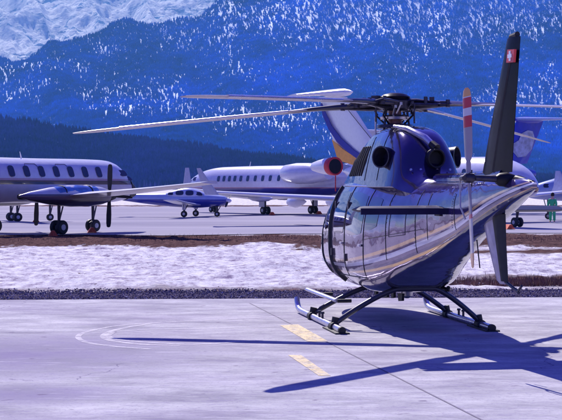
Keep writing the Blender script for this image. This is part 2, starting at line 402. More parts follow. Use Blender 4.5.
def polar(PX, T, TOP, r0, r1, ybase, k, amp, seed):
    rad = r0+(r1-r0)*T; az = np.arctan((PX-281)/F)
    tt = np.clip(T, 0, 1)**k
    yrow = ybase+(TOP-ybase)*tt
    z = H+(YH-yrow)/F*rad*np.where(T > 1, np.clip(1-(T-1)*2.2, .3, 1), 1)
    if amp: z = z+amp*rad/F*(fbm(PX*.02+T*1.5, T*3.0, 5, seed)-.5)*np.clip(T*4, 0, 1)
    return np.stack([rad*np.tan(az), rad, z], -1)
NEAR = dict(r0=1900, r1=2700, ytop=[(-1100,40),(-200,100),(0,119),(35,124),(70,134),(110,138),(150,141),(200,146),(250,156),(323,165),(450,174),(600,180),(1700,184)], ybase=192, k=.9, amp=6, seed=21)
MAIN = dict(r0=3300, r1=6000, ytop=[(-1100,100),(-200,74),(0,56),(60,37),(110,25),(160,19),(200,13),(216,4),(240,-15),(300,-40),(400,-70),(600,-90),(1700,-60)], ybase=193, k=1.0, amp=34, seed=5)
slope('hill', **NEAR); slope('mountainside', **MAIN)
# unseen wooded hills added behind the camera to shape the helicopter's reflections
mrg, nt, b = new_mat('reflection_ridge_woods')
nt.links.new(ramp(nt, noise(nt, .012, 8, .75), [(.45, (.012,.03,.10)), (.58, (.02,.05,.16)), (.62, (.7,.7,.8))]), b.inputs['Base Color']); b.inputs['Roughness'].default_value = 1; b.inputs['Specular IOR Level'].default_value = 0
az_ = np.linspace(R(62), R(298), 200); ts = np.linspace(0, 1, 30)
AZ, T = np.meshgrid(az_, ts); rad = 1500+1300*T
z = (rad*.17*(.75+.5*fbm(AZ*4, AZ*0+3, 4, 31))+60*(fbm(AZ*25, T*6, 4, 8)-.5))*T**.9
i = np.arange(AZ.size).reshape(AZ.shape)
o = bpy.data.objects.new('ridge', fast_mesh('ridge', np.stack([np.sin(AZ)*rad, np.cos(AZ)*rad, z-1], -1).reshape(-1,3), np.stack([i[:-1,:-1], i[:-1,1:], i[1:,1:], i[1:,:-1]], -1).reshape(-1,4)))
COL.objects.link(o); o.data.materials.append(mrg); struct(o)
# bare snow mountain beyond
msn, nt, b = new_mat('alpine_snow')
geo = nt.nodes.new('ShaderNodeNewGeometry'); 
nt.links.new(ramp(nt, noise(nt, .0045, 10, .72, None, (1, .6, 2.2), 1.2), [(.40, (.16,.26,.5)), (.46, (.9,.95,.98)), (.7, (.99,.99,.99))]), b.inputs['Base Color']); b.inputs['Specular IOR Level'].default_value = 0
bump(nt, b, noise(nt, .006, 9, .62), 1.0, 70)
pxs = np.linspace(-600, 900, 900); ts = np.linspace(0, 1, 220)
PX, T = np.meshgrid(pxs, ts)
rad = 7600+6500*T; yrow = 80+(-90-80)*T
rid = 1-np.abs(2*fbm(PX*.018+T*2.2, T*4.5-PX*.004, 7, 77, .55)-1)
z = H+(YH-yrow)/F*rad+300*(rid-.7)
o = bpy.data.objects.new('snow_mountain', fast_mesh('snow_mountain', np.stack([(PX-281)/F*rad, rad, z], -1).reshape(-1,3),
    (lambda i: np.stack([i[:-1,:-1], i[:-1,1:], i[1:,1:], i[1:,:-1]], -1).reshape(-1,4))(np.arange(PX.size).reshape(PX.shape))))
COL.objects.link(o); o.data.materials.append(msn); struct(o)

def forest(name, P, n, pxr, hgt, wid, gaps, label, col, seed):
    px = RNG.uniform(*pxr, n); t = RNG.uniform(.0, 1.0, n)
    top = np.interp(px, *zip(*P['ytop'])); yr = P['ybase']+(top-P['ybase'])*t**P['k']
    # clearings: where the trees thin out and the snow shows
    dens = np.full(n, .94)
    for cx, cy, sx, sy, a in gaps:
        dens -= a*np.exp(-((px-cx)/sx)**2-((yr-cy)/sy)**2)
    fn = fbm(px*.75, yr*.3, 4, seed+3, .8); fn2 = fbm(px*.03+9, yr*.05, 3, seed+8)
    open_ = np.clip((1-dens)*2.1+(fn2-.5)*1.5, 0, 1); dens = .95-np.clip((fn-.60+.16*open_)*9, 0, 1)*np.clip(open_*2.2, 0, 1)*.97
    keep = RNG.random(n) < np.clip(dens, .0, 1)
    px, t, top = px[keep], t[keep], top[keep]; n = len(px)
    c = polar(px, t, top, P['r0'], P['r1'], P['ybase'], P['k'], P['amp'], P['seed'])
    h = hgt*RNG.uniform(.65, 1.25, n); wd = wid*h/hgt*RNG.uniform(.8, 1.2, n); a0 = RNG.uniform(0, 6.28, n)
    k = 5; vs = []
    for (z0, r, z1) in ((.0, 1.0, .62), (.38, .68, 1.0)):
        for j in range(k):
            a = a0+2*math.pi*j/k
            vs.append(np.stack([c[:,0]+np.cos(a)*wd*r, c[:,1]+np.sin(a)*wd*r, c[:,2]+h*z0-1], -1))
        vs.append(np.stack([c[:,0], c[:,1], c[:,2]+h*z1-1], -1))
    v = np.stack(vs, 1)
    ft = np.array([(j, (j+1) % k, k) for j in range(k)]+[(k+1+j, k+1+(j+1) % k, 2*k+1) for j in range(k)])
    f = (ft[None]+(2*k+2)*np.arange(n)[:,None,None]).reshape(-1,3)
    me = fast_mesh(name, v.reshape(-1,3), f); me.polygons.foreach_set('use_smooth', np.zeros(len(f), dtype=bool))
    o = bpy.data.objects.new(name, me); COL.objects.link(o)
    m, nt, b = new_mat(name+'_needles')
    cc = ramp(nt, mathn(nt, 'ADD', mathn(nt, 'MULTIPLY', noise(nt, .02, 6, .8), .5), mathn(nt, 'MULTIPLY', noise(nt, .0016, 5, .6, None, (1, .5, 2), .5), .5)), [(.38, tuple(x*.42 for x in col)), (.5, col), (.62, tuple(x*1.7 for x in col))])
    nt.links.new(cc, b.inputs['Base Color']); b.inputs['Roughness'].default_value = .9; b.inputs['Specular IOR Level'].default_value = 0
    me.materials.append(m)
    return tag(o, label, 'forest', kind='stuff')
G = [(150,100,62,16,.55),(235,117,70,10,.8),(300,112,40,12,.75),(120,108,40,12,.5),(60,92,50,9,.3),(330,22,130,26,.35),(480,20,90,28,.4),(545,100,40,20,.35),(500,92,40,12,.4),
     (40,68,50,8,.35),(229,28,4,16,.9),(250,70,60,9,.25),(420,8,160,14,.4),(120,45,60,8,.25)]
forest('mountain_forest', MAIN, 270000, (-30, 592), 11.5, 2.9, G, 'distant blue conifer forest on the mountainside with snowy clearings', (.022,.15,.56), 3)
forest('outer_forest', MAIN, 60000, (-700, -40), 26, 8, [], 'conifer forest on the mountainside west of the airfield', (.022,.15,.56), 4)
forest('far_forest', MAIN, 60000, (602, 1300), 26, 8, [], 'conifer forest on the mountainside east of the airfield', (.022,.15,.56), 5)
forest('hill_forest', NEAR, 42000, (-60, 622), 13, 3.4, [(250,180,200,5,.3)], 'dark conifer forest on the low hill behind the parked aircraft', (.055,.05,.22), 9)

# ------------------------------------------------------------------ haze
mv = bpy.data.materials.new('haze'); mv.use_nodes = True; nt = mv.node_tree; nt.nodes.remove(nt.nodes['Principled BSDF'])
pv = nt.nodes.new('ShaderNodeVolumePrincipled'); pv.inputs['Color'].default_value = (.16,.50,1,1); pv.inputs['Density'].default_value = HAZE = .8e-4
nt.links.new(pv.outputs[0], nt.nodes['Material Output'].inputs['Volume'])
mb = MB().box((0, 5850, 1499), (17000, 18500, 3000)); hz = mb.build('haze', mv, None, 0)
tag(hz, 'thin blue haze over the valley', 'haze', kind='stuff')

# ------------------------------------------------------------------ parked aircraft
def mat_bands(name, stops, rough=.25, coat=.5, axis=2):
    """paint livery: bands of colour at fixed heights of the fuselage"""
    m, nt, b = new_mat(name); tc = nt.nodes.new('ShaderNodeTexCoord'); sp = nt.nodes.new('ShaderNodeSeparateXYZ')
    nt.links.new(tc.outputs['Object'], sp.inputs[0]); z0, z1 = stops[0][0], stops[-1][0]+.01
    mr = nt.nodes.new('ShaderNodeMapRange'); mr.inputs[1].default_value = z0; mr.inputs[2].default_value = z1
    nt.links.new(sp.outputs[axis], mr.inputs[0])
    c = ramp(nt, mr.outputs[0], [((z-z0)/(z1-z0), col) for z, col in stops], 'CONSTANT')
    nz = ramp(nt, noise(nt, 3, 5, .6), [(.3, (.86,.86,.88)), (.7, (1,1,1))])
    mx = nt.nodes.new('ShaderNodeMix'); mx.data_type = 'RGBA'; mx.blend_type = 'MULTIPLY'; mx.inputs[0].default_value = 1
    nt.links.new(c, mx.inputs[6]); nt.links.new(nz, mx.inputs[7]); nt.links.new(mx.outputs[2], b.inputs['Base Color'])
    b.inputs['Roughness'].default_value = rough; b.inputs['Coat Weight'].default_value = coat
    bump(nt, b, noise(nt, 1.5, 3), .08, .05)
    return m
M['wlet'] = mat('winglet_grey_blue', (.33,.36,.56), .35)
class Frame:                  # turns a point of the picture into plane coordinates of a thing
    def __init__(s, loc, heading):
        s.o = Vector((loc[0], loc[1])); h = Vector(heading).normalized(); s.f = h; s.l = Vector((-h.y, h.x))
    def loc(s, px, py, left):
        k = (px-281)/F; hx, hd = s.o
        u = (k*(hd+left*s.l.y)-hx-left*s.l.x)/(s.f.x-k*s.f.y); d = hd+u*s.f.y+left*s.l.y
        return u, H+(YH-py)/F*d
def body_loft(st, n=28, seg=5):
    """stations (x, z centre, half width, half height), smooth along x"""
    st = sorted(st); mb = MB(); rs = []; xs = []
    for (a, *_), (b, *_) in zip(st, st[1:]): xs += [a+(b-a)*k/seg for k in range(seg)]
    xs.append(st[-1][0])
    for x in xs:
        zc, hw, hh = sinterp(x, st); hw = max(hw, .01); hh = max(hh, .01)
        rs.append([(x, hw*math.cos(2*math.pi*k/n), zc+hh*math.sin(2*math.pi*k/n)) for k in range(n)])
    return mb.rings(rs)
def side_window(par, st, x, z, w, h, side, name='window', m=None, slant=0):
    zc, hw, hh = sinterp(x, sorted(st)); r = max(-.98, min(.98, (z-zc)/hh)); y = hw*math.sqrt(1-r*r)
    nrm = Vector((0, y/hw**2, (z-zc)/hh**2)).normalized(); nrm.y *= side
    t = Vector((1, 0, 0)); u = nrm.cross(t).normalized()*(1 if side > 0 else -1)
    if u.z < 0: u = -u
    c = Vector((x, y*side, z))+nrm*.012
    pts = []
    for k in range(14):
        a = 2*math.pi*k/14; ca, sa = math.cos(a), math.sin(a)
        p = abs(ca)**.6*math.copysign(1, ca); q = abs(sa)**.6*math.copysign(1, sa)
        pts.append(c+t*(p*w/2+slant*q*h/2)+u*q*h/2)
    return MB().prism(pts, .03, nrm).build(name, m or M['winglass'], par)
def gear(par, x, y, top, r=.3, twin=True, width=.18, mleg=None, gap=.36, door=None):
    mb = MB().tube([(x, y, top), (x, y, r*1.6)], [.085, .07], 10).tube([(x, y, r*1.7), (x, y, r)], [.05, .05], 8)
    mb.tube([(x, y-(gap/2 if twin else 0), r), (x, y+(gap/2 if twin else width), r)], .045, 8)
    mb.tube([(x+.35, y, top), (x+.04, y, r*2.0)], .035, 6)
    mb.tube([(x-.03, y, r*1.8), (x-.22, y, r*1.5), (x-.05, y, r*1.05)], .025, 6)
    leg = mb.build('landing_gear', mleg or M['darkmetal'], par)
    for dy in ((-gap/2, gap/2) if twin else (0,)):
        wv = width/2
        wh = MB().lathe([(-wv, r*.45), (-wv, r*.85), (-wv*.6, r), (wv*.6, r), (wv, r*.85), (wv, r*.45)], (x, y+dy, r), (0,1,0), 22).build('wheel', M['black'], leg)
        MB().lathe([(-wv*1.08, r*.12), (-wv*1.05, r*.42), (wv*1.05, r*.42), (wv*1.08, r*.12)], (x, y+dy, r), (0,1,0), 16).build('rim', M['hub'], wh)
    if door:
        MB().box((x+door[0], y+door[1], top-.35), (door[2], .04, .7)).build('gear_door', M['lav'], par)
    return leg
def wing(par, side, root, tip, m, name='wing', th=.16):
    """root/tip: (x leading, x trailing, y, z)"""
    n = 7; secs = []
    for i in range(n):
        t = i/(n-1); le = root[0]+(tip[0]-root[0])*t; te = root[1]+(tip[1]-root[1])*t; y = (root[2]+(tip[2]-root[2])*t)*side; z = root[3]+(tip[3]-root[3])*(t**1.3)
        secs.append(((le, y, z), (te, y, z), (le-te)*th, (0,0,1)))
    return MB().foil(secs).build(name, m, par)
def nacelle(st, c, n=26):     # lofted pod about an axis along x at (y, z) = c; open-lipped at the front
    return MB().rings([[(x, c[0]+r*math.cos(2*math.pi*k/n), c[1]+r*.97*math.sin(2*math.pi*k/n)) for k in range(n)] for x, r in st])
def chock(px, py, label):
    p = gnd(px, py, .05); d = thing('wheel_chock', (p.x, p.y, .05), (1, .2), label, 'wheel chock', 'orange wheel chocks')
    MB().prism([(-.22,0,0), (.22,0,0), (.06,0,.24), (-.06,0,.24)], .6, (0,1,0)).build('wedge', M['chock'], d)
    MB().tube([(0,-.3,.12), (0,-.5,.05), (.1,-.65,.02)], .02, 6).build('rope', M['chock'], d)

# --- twin propeller commuter aeroplane, left
hP = Vector((.62, .78)).normalized(); oP = (-11.78, 67)
fP = Frame(oP, hP)
T = thing('propeller_aeroplane', (*oP, .05), hP, 'lavender and white twin propeller aeroplane with dark stripe parked at far left', 'aeroplane')
stP = [(-9.5, 3.0, .15, .3), (-7, 2.75, .7, .75), (-5, 2.55, 1.02, 1.02), (0, 2.5, 1.05, 1.05), (4.3, 2.5, 1.05, 1.04), (5.2, 2.42, .98, .98), (5.9, 2.22, .74, .70), (6.4, 2.08, .48, .46), (6.8, 1.98, .27, .26), (7.0, 1.94, .06, .06)]
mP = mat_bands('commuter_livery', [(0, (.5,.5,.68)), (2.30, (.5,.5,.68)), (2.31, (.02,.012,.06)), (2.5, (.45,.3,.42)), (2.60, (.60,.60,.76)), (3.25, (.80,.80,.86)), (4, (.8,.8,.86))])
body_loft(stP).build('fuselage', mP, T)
body_loft([(6.1,2.165,.68,.64),(6.4,2.08,.50,.48),(6.8,1.98,.29,.28),(7.03,1.94,.07,.07)]).build('nose_cap', M['black'], T)
for i in range(11): side_window(T, stP, 3.45-.92*i, 2.92, .36, .56, -1); 
for i in range(9): side_window(T, stP, 3.45-.92*i, 2.92, .36, .56, 1)
for s in (-1, 1):
    side_window(T, stP, 5.15, 2.88, .55, .34, s, 'cockpit_window', slant=-.3)
    side_window(T, stP, 5.75, 2.62, .4, .24, s, 'cockpit_window', slant=-.6)
for xx in (1.15, -.75):      # overwing door outlines
    r = .055
    MB().tube([(xx-.45, -1.03, 2.62), (xx-.45, -.93, 3.05), (xx-.3, -.72, 3.28), (xx+.3, -.72, 3.28), (xx+.45, -.93, 3.05), (xx+.45, -1.03, 2.62)], .014, 6).build('hatch_seam', M['navy'], T)
MB().tube([(-.6,0,3.5),(-.7,0,3.85)], [.04,.015], 6).build('antenna', M['white'], T)
for s, tip in ((-1, (1.2, .1, 10.6, 2.38)), (1, (1.2, .1, 9.6, 2.38))):
    W = wing(T, s, (2.3, -.5, .6, 1.72), tip, M['white'], th=.15)
    # engine nacelle on the wing
    y0 = 2.55*s
    nst = [(-3.0,.04),(-2.4,.2),(-1.2,.4),(0,.52),(1.2,.52),(2.0,.44),(2.45,.32)]
    NA = nacelle(nst, (y0, 1.78)).build('engine_nacelle', M['navy'] if False else mat_bands('nacelle_paint', [(0,(.04,.025,.06)),(1.6,(.09,.06,.13)),(1.86,(.6,.6,.7)),(3,(.6,.6,.7))]) , T)
    # glossy blue upper cover with dark ribs
    cst = [(-1.5,.1),(-.9,.4),(.4,.5),(1.5,.46),(2.1,.14)]
    MB().rings([[(x, y0+r*math.cos(math.pi*k/12), 1.93+r*.72*math.sin(math.pi*k/12)) for k in range(13)] for x, r in cst]).build('upper_cover', mat('cover_blue', (.05,.16,.5), .12, coat=1, var=.5, vs=2), NA)
    for xr_ in (-.5, 1.1):
        rr = interp(xr_, cst)+.012
        MB().tube([(xr_, y0+rr*math.cos(math.pi*k/12), 1.93+rr*.72*math.sin(math.pi*k/12)) for k in range(13)], .025, 6).build('cover_rib', M['black'], NA)
    MB().lathe([(0,.12),(.5,.14),(1.0,.12),(1.02,.1)], (-1.6, y0-.45*(-s)*-1, 1.75), (-1,0,0), 14).build('exhaust_pipe', M['soot'], NA)
    PR = MB().lathe([(0,.26),(.25,.24),(.5,.16),(.68,.03)], (2.45, y0, 1.78), (1,0,0), 20).build('propeller', M['black'], T)
    for k in range(4):
        a = math.pi/2*k+.04
        dv = Vector((0, math.cos(a), math.sin(a))); tw = Vector((.75, -abs(math.sin(a))*.6, math.cos(a)*.6)).normalized()
        cen = Vector((2.62, y0, 1.78)); secs = []
        for r_, wv in ((.2,.07),(.5,.10),(.9,.12),(1.3,.115),(1.46,.09),(1.5,.04)):
            p = cen+dv*r_; secs.append((p+tw*wv, p-tw*wv, .04, tw.cross(dv)))
        MB().foil(secs).build('propeller_blade', M['black'], PR)
    gear(T, 0, -1.9 if s < 0 else 2.75, 1.6, .33, True, .2, None, .42)
gear(T, 4.0, 0, 1.7, .3, True, .17, None, .36)
MB().foil([((-7.3,0,3.2),(-9.6,0,3.2),.2,(0,1,0)), ((-9.3,0,6.2),(-10.4,0,6.2),.1,(0,1,0))]).build('fin', M['white'], T)
for s in (-1, 1): wing(T, s, (-8.2,-9.5,.1,3.6), (-8.9,-9.7,2.9,3.8), M['white'], 'stabiliser')

# --- small plane hidden behind it: only wheels and legs show beneath the big fuselage
hQ = Vector((.9, .43)).normalized(); oQ = (-17.3, 92)
T = thing('light_aeroplane', (*oQ, .05), hQ, 'light aeroplane mostly hidden behind the striped propeller aeroplane, only its wheels showing', 'aeroplane')
stQ = [(-5, 2.2, .12, .15), (-3, 2.1, .4, .45), (0, 2.1, .65, .65), (2, 2.1, .6, .62), (3.2, 2.0, .35, .35), (3.6, 2.0, .1, .1)]
body_loft(stQ).build('fuselage', M['lav'], T)
for s in (-1, 1):
    wing(T, s, (1.2,-.4,.3,1.75), (.9,0,5.2,1.95), M['lav'], th=.12); gear(T, 0, .8*s, 1.7, .28, True, .18, None, .32)
    side_window(T, stQ, .6, 2.35, .5, .3, s)
gear(T, 2.4, 0, 1.8, .24, False)
MB().foil([((-3.9,0,2.3),(-5,0,2.3),.1,(0,1,0)), ((-4.6,0,3.2),(-5.2,0,3.2),.06,(0,1,0))]).build('fin', M['lav'], T)

# --- small blue and white single engined plane
hS = Vector((.975, -.22)).normalized(); oS = (-6.7, 106)
T = thing('light_aeroplane', (*oS, .05), hS, 'small blue and white single engine aeroplane with low wing and dark cabin windows', 'aeroplane')
stS = [(-6.0, 1.45, .05, .12), (-5.2, 1.42, .18, .24), (-3.2, 1.32, .38, .4), (-1.2, 1.25, .55, .52), (.5, 1.22, .6, .55), (1.6, 1.22, .55, .47), (2.5, 1.2, .42, .36), (2.75, 1.2, .3, .26)]
mS = mat_bands('small_plane_livery', [(0, (.025,.035,.34)), (1.22, (.025,.035,.34)), (1.3, (.42,.5,.78)), (2.2, (.62,.68,.85))])
body_loft(stS).build('fuselage', mS, T)
stC = [(-2.3, 1.55, .1, .06), (-1.6, 1.62, .44, .26), (-.7, 1.66, .53, .46), (.1, 1.66, .53, .47), (.8, 1.6, .48, .3), (1.35, 1.5, .3, .1)]
CB = body_loft(stC).build('cabin', mat('cabin_paint', (.5,.55,.8), .25, coat=.5, var=.05), T)
for s in (-1, 1):
    for x, w_, h_, sl_ in ((-1.45,.45,.22,.3), (-.75,.62,.34,0), (.02,.62,.38,0), (.72,.5,.3,-.8)):
        side_window(CB, stC, x, 1.78-.06*(abs(x+.3) > 1), w_, h_, s, 'cabin_window', slant=sl_)
for s in (-1, 1):
    W = wing(T, s, (.9,-.75,.45,.9), (.55,-.55,5.3,1.3), mat('wing_lavender', (.45,.47,.68), .3, coat=.4), th=.13)
    gear(T, -.1, 1.55*s, 1.0, .24, False, .16)
    MB().box((-.1, 1.55*s, .82), (.26, .14, .55)).build('gear_fairing', M['lav'], T)
gear(T, 2.0, 0, .95, .21, False, .14)
MB().foil([((-4.6,0,1.5),(-6.0,0,1.5),.1,(0,1,0)), ((-5.45,0,2.4),(-6.15,0,2.4),.06,(0,1,0))]).build('fin', M['lav'], T)
for s in (-1, 1): wing(T, s, (-5.1,-5.8,.1,1.45), (-5.2,-5.8,1.6,1.5), M['lav'], 'stabiliser')
PR = MB().lathe([(0,.2),(.15,.18),(.3,.1),(.36,.02)], (2.75,0,1.2), (1,0,0), 18).build('propeller', M['lav'], T)
for a in (.5, .5+math.pi):
    dv = Vector((0, math.cos(a), math.sin(a))); tw = Vector((.7, -math.sin(a)*.7, math.cos(a)*.7)).normalized(); cen = Vector((2.85,0,1.2))
    MB().foil([(cen+dv*r_+tw*wv, cen+dv*r_-tw*wv, .03, tw.cross(dv)) for r_, wv in ((.1,.05),(.4,.09),(.8,.08),(.95,.03))]).build('propeller_blade', M['black'], PR)
MB().box((1.9, 0, .86), (.5, .4, .2)).build('air_scoop', M['black'], T)

# --- jets
def jet(name, o, h, label, st, m, wins, gearx, mainy, noseg, wingd, fin=None, rr=.33, mwing=None):
    T = thing(name, (*o, .05), h, label, 'jet')
    body_loft(st).build('fuselage', m, T)
    for s in (-1, 1):
        for x in wins[0]: side_window(T, st, x, wins[1], wins[2], wins[3], s)
    for s in (-1, 1):
        W = wing(T, s, wingd[0], wingd[1], mwing or M['white'], th=.14)
        gear(T, gearx, mainy*s, 1.3, rr, True, .22, None, .46, (.1, .3*s, .7))
    gear(T, noseg, 0, 1.6, .27, True, .16, None, .36)
    return T
# jet A: nose left, windows, engine pod
oA = (.7, 117.2); hA = Vector((-.615, .79)).normalized(); fA = Frame(oA, hA)
stA = [(-11.5, 3.3, .1, .12), (-9.5, 3.0, .55, .6), (-7, 2.75, 1.05, 1.08), (-4, 2.65, 1.32, 1.33), (9, 2.65, 1.32, 1.33), (11.5, 2.55, 1.2, 1.2), (13.2, 2.4, .9, .88), (14.5, 2.2, .45, .42), (15, 2.1, .1, .1)]
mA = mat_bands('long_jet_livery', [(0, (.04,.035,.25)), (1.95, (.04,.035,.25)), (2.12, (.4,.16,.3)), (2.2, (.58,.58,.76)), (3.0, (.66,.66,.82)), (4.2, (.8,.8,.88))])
wx = [fA.loc(px, 180, 1.3)[0] for px in (218.5, 224, 229.5, 235, 241, 248, 255.5, 263, 270.5, 279)]
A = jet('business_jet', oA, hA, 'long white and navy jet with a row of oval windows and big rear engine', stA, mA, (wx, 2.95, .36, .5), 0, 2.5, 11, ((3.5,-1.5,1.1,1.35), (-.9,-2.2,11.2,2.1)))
for s in (-1, 1):
    side_window(A, stA, 12.3, 2.95, .6, .36, s, 'cockpit_window', slant=-.3); side_window(A, stA, 13.2, 2.75, .5, .28, s, 'cockpit_window', slant=-.6)
    MB().foil([((-.9,11.2*s,2.05),(-2.2,11.2*s,2.05),.12,(0,1,0)), ((-1.7,11.5*s,3.7),(-2.2,11.5*s,3.7),.06,(0,1,0))]).build('winglet', M['wlet'], A)
    x0 = fA.loc(285, 174, 2.2)[0]; x1 = fA.loc(329, 174, 2.2)[0]
    L = x0-x1
    N_ = nacelle([(x0-.02,.45),(x0,.55),(x0-.25,.72),(x0-L*.3,.86),(x0-L*.6,.84),(x0-L*.85,.66),(x1,.5)], (2.2*s, 3.3)).build('engine', M['lav'], A)
    MB().lathe([(0,.5),(.02,.1)], (x0+.01, 2.2*s, 3.3), (1,0,0), 20).build('intake', M['black'], N_)
    MB().box((x1+L*.5, 1.5*s, 3.25), (1.8, 1.0, .18)).build('pylon', M['lav'], N_)
    MB().lathe([(0,.05),(.6,.22),(1.6,.3),(2.6,.2),(3.2,.04)], (-2.9, 4.0*s, 1.32), (1,0,.0), 14).build('flap_fairing', M['lav'], A)
MB().tube([(5.5,0,3.95),(5.35,0,4.4)], [.05,.015], 6).build('antenna', M['white'], A)
MB().foil([((-7.0,0,3.8),(-10.8,0,3.7),.3,(0,1,0)), ((-10.0,0,6.6),(-11.8,0,6.6),.15,(0,1,0))]).build('fin', M['lav'], A)
for s in (-1, 1): wing(A, s, (-9.9,-11.6,.05,6.5), (-11.2,-12,2.6,6.5), M['lav'], 'stabiliser')

# jet B: nose right towards us, striped T tail
oB = (8.55, 85.8); hB = Vector((.49, -.87)).normalized(); fB = Frame(oB, hB)
stB = [(-9.0, 3.3, .1, .12), (-7.5, 3.1, .5, .55), (-5.5, 2.85, .95, 1.0), (-3, 2.7, 1.22, 1.22), (6.0, 2.7, 1.22, 1.22), (8.0, 2.65, 1.13, 1.12), (9.4, 2.45, .85, .86), (10.3, 2.2, .45, .48), (10.7, 2.08, .08, .1)]
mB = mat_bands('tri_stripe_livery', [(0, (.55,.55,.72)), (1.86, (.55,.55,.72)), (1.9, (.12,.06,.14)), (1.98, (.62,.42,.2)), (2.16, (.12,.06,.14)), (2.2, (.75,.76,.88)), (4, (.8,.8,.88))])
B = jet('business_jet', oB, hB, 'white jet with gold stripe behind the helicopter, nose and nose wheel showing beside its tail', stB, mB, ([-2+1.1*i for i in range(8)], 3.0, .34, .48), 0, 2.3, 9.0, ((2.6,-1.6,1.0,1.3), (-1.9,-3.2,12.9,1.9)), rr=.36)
for s in (-1, 1):
    side_window(B, stB, 8.55, 2.98, .8, .5, s, 'cockpit_window', M['black'], slant=-.4)
    side_window(B, stB, 9.25, 2.75, .5, .36, s, 'cockpit_window', M['black'], slant=-.6)
    MB().foil([((-1.7,12.9*s,1.75),(-3.5,12.9*s,1.75),.16,(0,1,0)), ((-2.1,13.15*s,2.3),(-3.5,13.15*s,2.3),.1,(0,1,0)), ((-3.1,13.4*s,3.3),(-3.6,13.4*s,3.3),.05,(0,1,0))]).build('winglet', M['wlet'], B)
    for yy, ln in ((4.6, 2.6), (7.2, 2.3)):
        MB().lathe([(0,.04),(.4,.26),(1.1,.36),(ln*.75,.24),(ln,.03)], (-3.2-.1*yy, yy*s, 1.3), (1,0,.02), 14).build('flap_fairing', M['lav'], B)
    xi, zi = fB.loc(335, 167, -2.0)
    N_ = nacelle([(xi-2.6,.3),(xi-1.8,.45),(xi-1.0,.55),(xi-.3,.58),(xi,.54)], (2.0*s, zi)).build('engine', M['white'], B)
    q = MB().lathe([(-.45,.58),(.02,.6),(.07,.57),(.07,.50),(.02,.47),(-.16,.52)], (xi, 2.0*s, zi), (1,0,0), 24, False).build('intake_cover', M['red'], N_)
    MB().lathe([(0,.5),(.02,.02)], (xi+.02, 2.0*s, zi), (1,0,0), 24).build('intake', M['soot'], N_)
    MB().box((xi+.06, 2.0*s, zi-1.1), (.03, .07, 1.0)).build('streamer', M['red'], N_)
    MB().box((xi-1.5, 1.4*s, zi-.05), (1.5, .9, .16)).build('pylon', M['lav'], N_)
P_ = {k: fB.loc(*v, 0) for k, v in dict(tl=(319,98), tr=(347,98), bl=(338,156), br=(391,166), ml=(328,127), mr=(364,128)).items()}
def fp(k): return (P_[k][0], 0, P_[k][1])
FI = MB().foil([(fp('br'), fp('bl'), .3, (0,1,0)), (fp('tr'), fp('tl'), .18, (0,1,0))]).build('fin', M['white'], B)
def fin_patch(par, fr, pts, m, name, off, y=0, th=.02, side=-1):
    P = [fr.loc(a, b_, y) for a, b_ in pts]
    return MB().prism([(x, y+side*off, z) for x, z in P], th, (0,1,0)).build(name, m, par, 0)
up_ = [(324,104),(328,114),(334,127),(343,139),(355,150),(372,162),(386,168)]; lo_ = [(322.5,105),(325,116),(330.5,129.5),(339,142.5),(351,153.5),(367,165),(380,170.5)]
st_ = MB()
for i in range(6):
    P4 = [fB.loc(*q_, 0) for q_ in (up_[i], up_[i+1], lo_[i+1], lo_[i])]
    st_.prism([(x, -.17, z) for x, z in P4], .05, (0,1,0))
st_.build('blue_stripe', mat('stripe_blue', (.012,.015,.30), .5), FI, 0)
fin_patch(FI, fB, [(334,140),(345,150),(360,159),(372,165),(356,166),(340,161)], M['orange'], 'orange_stripe', .175)
fin_patch(FI, fB, [(341,163),(356,167.5),(374,167),(386,172),(366,176),(346,172)], M['blue'], 'lower_blue_stripe', .175)
MB().tube([(*fp('tr')[:1], -.16, P_['tr'][1]-.6), (P_['br'][0]-1.3, -.17, P_['br'][1]+1.2)], .02, 6).build('rudder_seam', M['black'], FI)
xt, zt_ = fp('tl')[0], P_['tl'][1]
MB().lathe([(-1.4,.03),(-.6,.2),(.8,.28),(2.0,.2),(2.5,.03)], ((P_['tl'][0]+P_['tr'][0])/2, 0, zt_+.1), (1,0,0), 14).build('tail_bullet', M['white'], FI)
for s in (-1, 1): wing(B, s, (P_['tr'][0]+.3, P_['tl'][0]-.3, .05, zt_+.12), (P_['tl'][0]+.5, P_['tl'][0]-.9, 2.0, zt_+.05 if s < 0 else zt_+.35), M['white'], 'stabiliser', th=.14)

# jet C: blue T tail beyond
oC = (15.0, 119); hC = Vector((-.75, -.66)).normalized(); fC = Frame(oC, hC)
stCc = [(-9.3, 3.4, .1, .12), (-7, 3.1, .6, .65), (-4, 2.8, 1.15, 1.15), (8, 2.8, 1.2, 1.2), (10.5, 2.5, .8, .8), (12, 2.2, .1, .1)]
C_ = jet('business_jet', oC, hC, 'jet with deep blue T tail and pale silvery emblem, right of the helicopter fin', stCc, M['blue'], ([-2+1.2*i for i in range(8)], 3.1, .34, .48), -.5, 2.2, 9.5, ((2.4,-1.6,1.0,1.6), (-1.2,-2.3,8.6,2.1)), mwing=M['blue'])
Q = {k: fC.loc(*v, 0) for k, v in dict(tl=(516,122), tr=(543,122), bl=(502,166), br=(527,164)).items()}
FI = MB().foil([((Q['bl'][0],0,Q['bl'][1]), (Q['br'][0],0,Q['br'][1]), .3, (0,1,0)), ((Q['tl'][0],0,Q['tl'][1]), (Q['tr'][0],0,Q['tr'][1]), .2, (0,1,0))]).build('fin', M['finblue'], C_)
for sd in (1, -1):
    fin_patch(FI, fC, [(520,134),(526,131),(531,132),(533,139),(530,150),(524,157),(516,158),(511,152),(512,144),(517,141)], M['patch'], 'emblem', .17, 0, .02, sd)
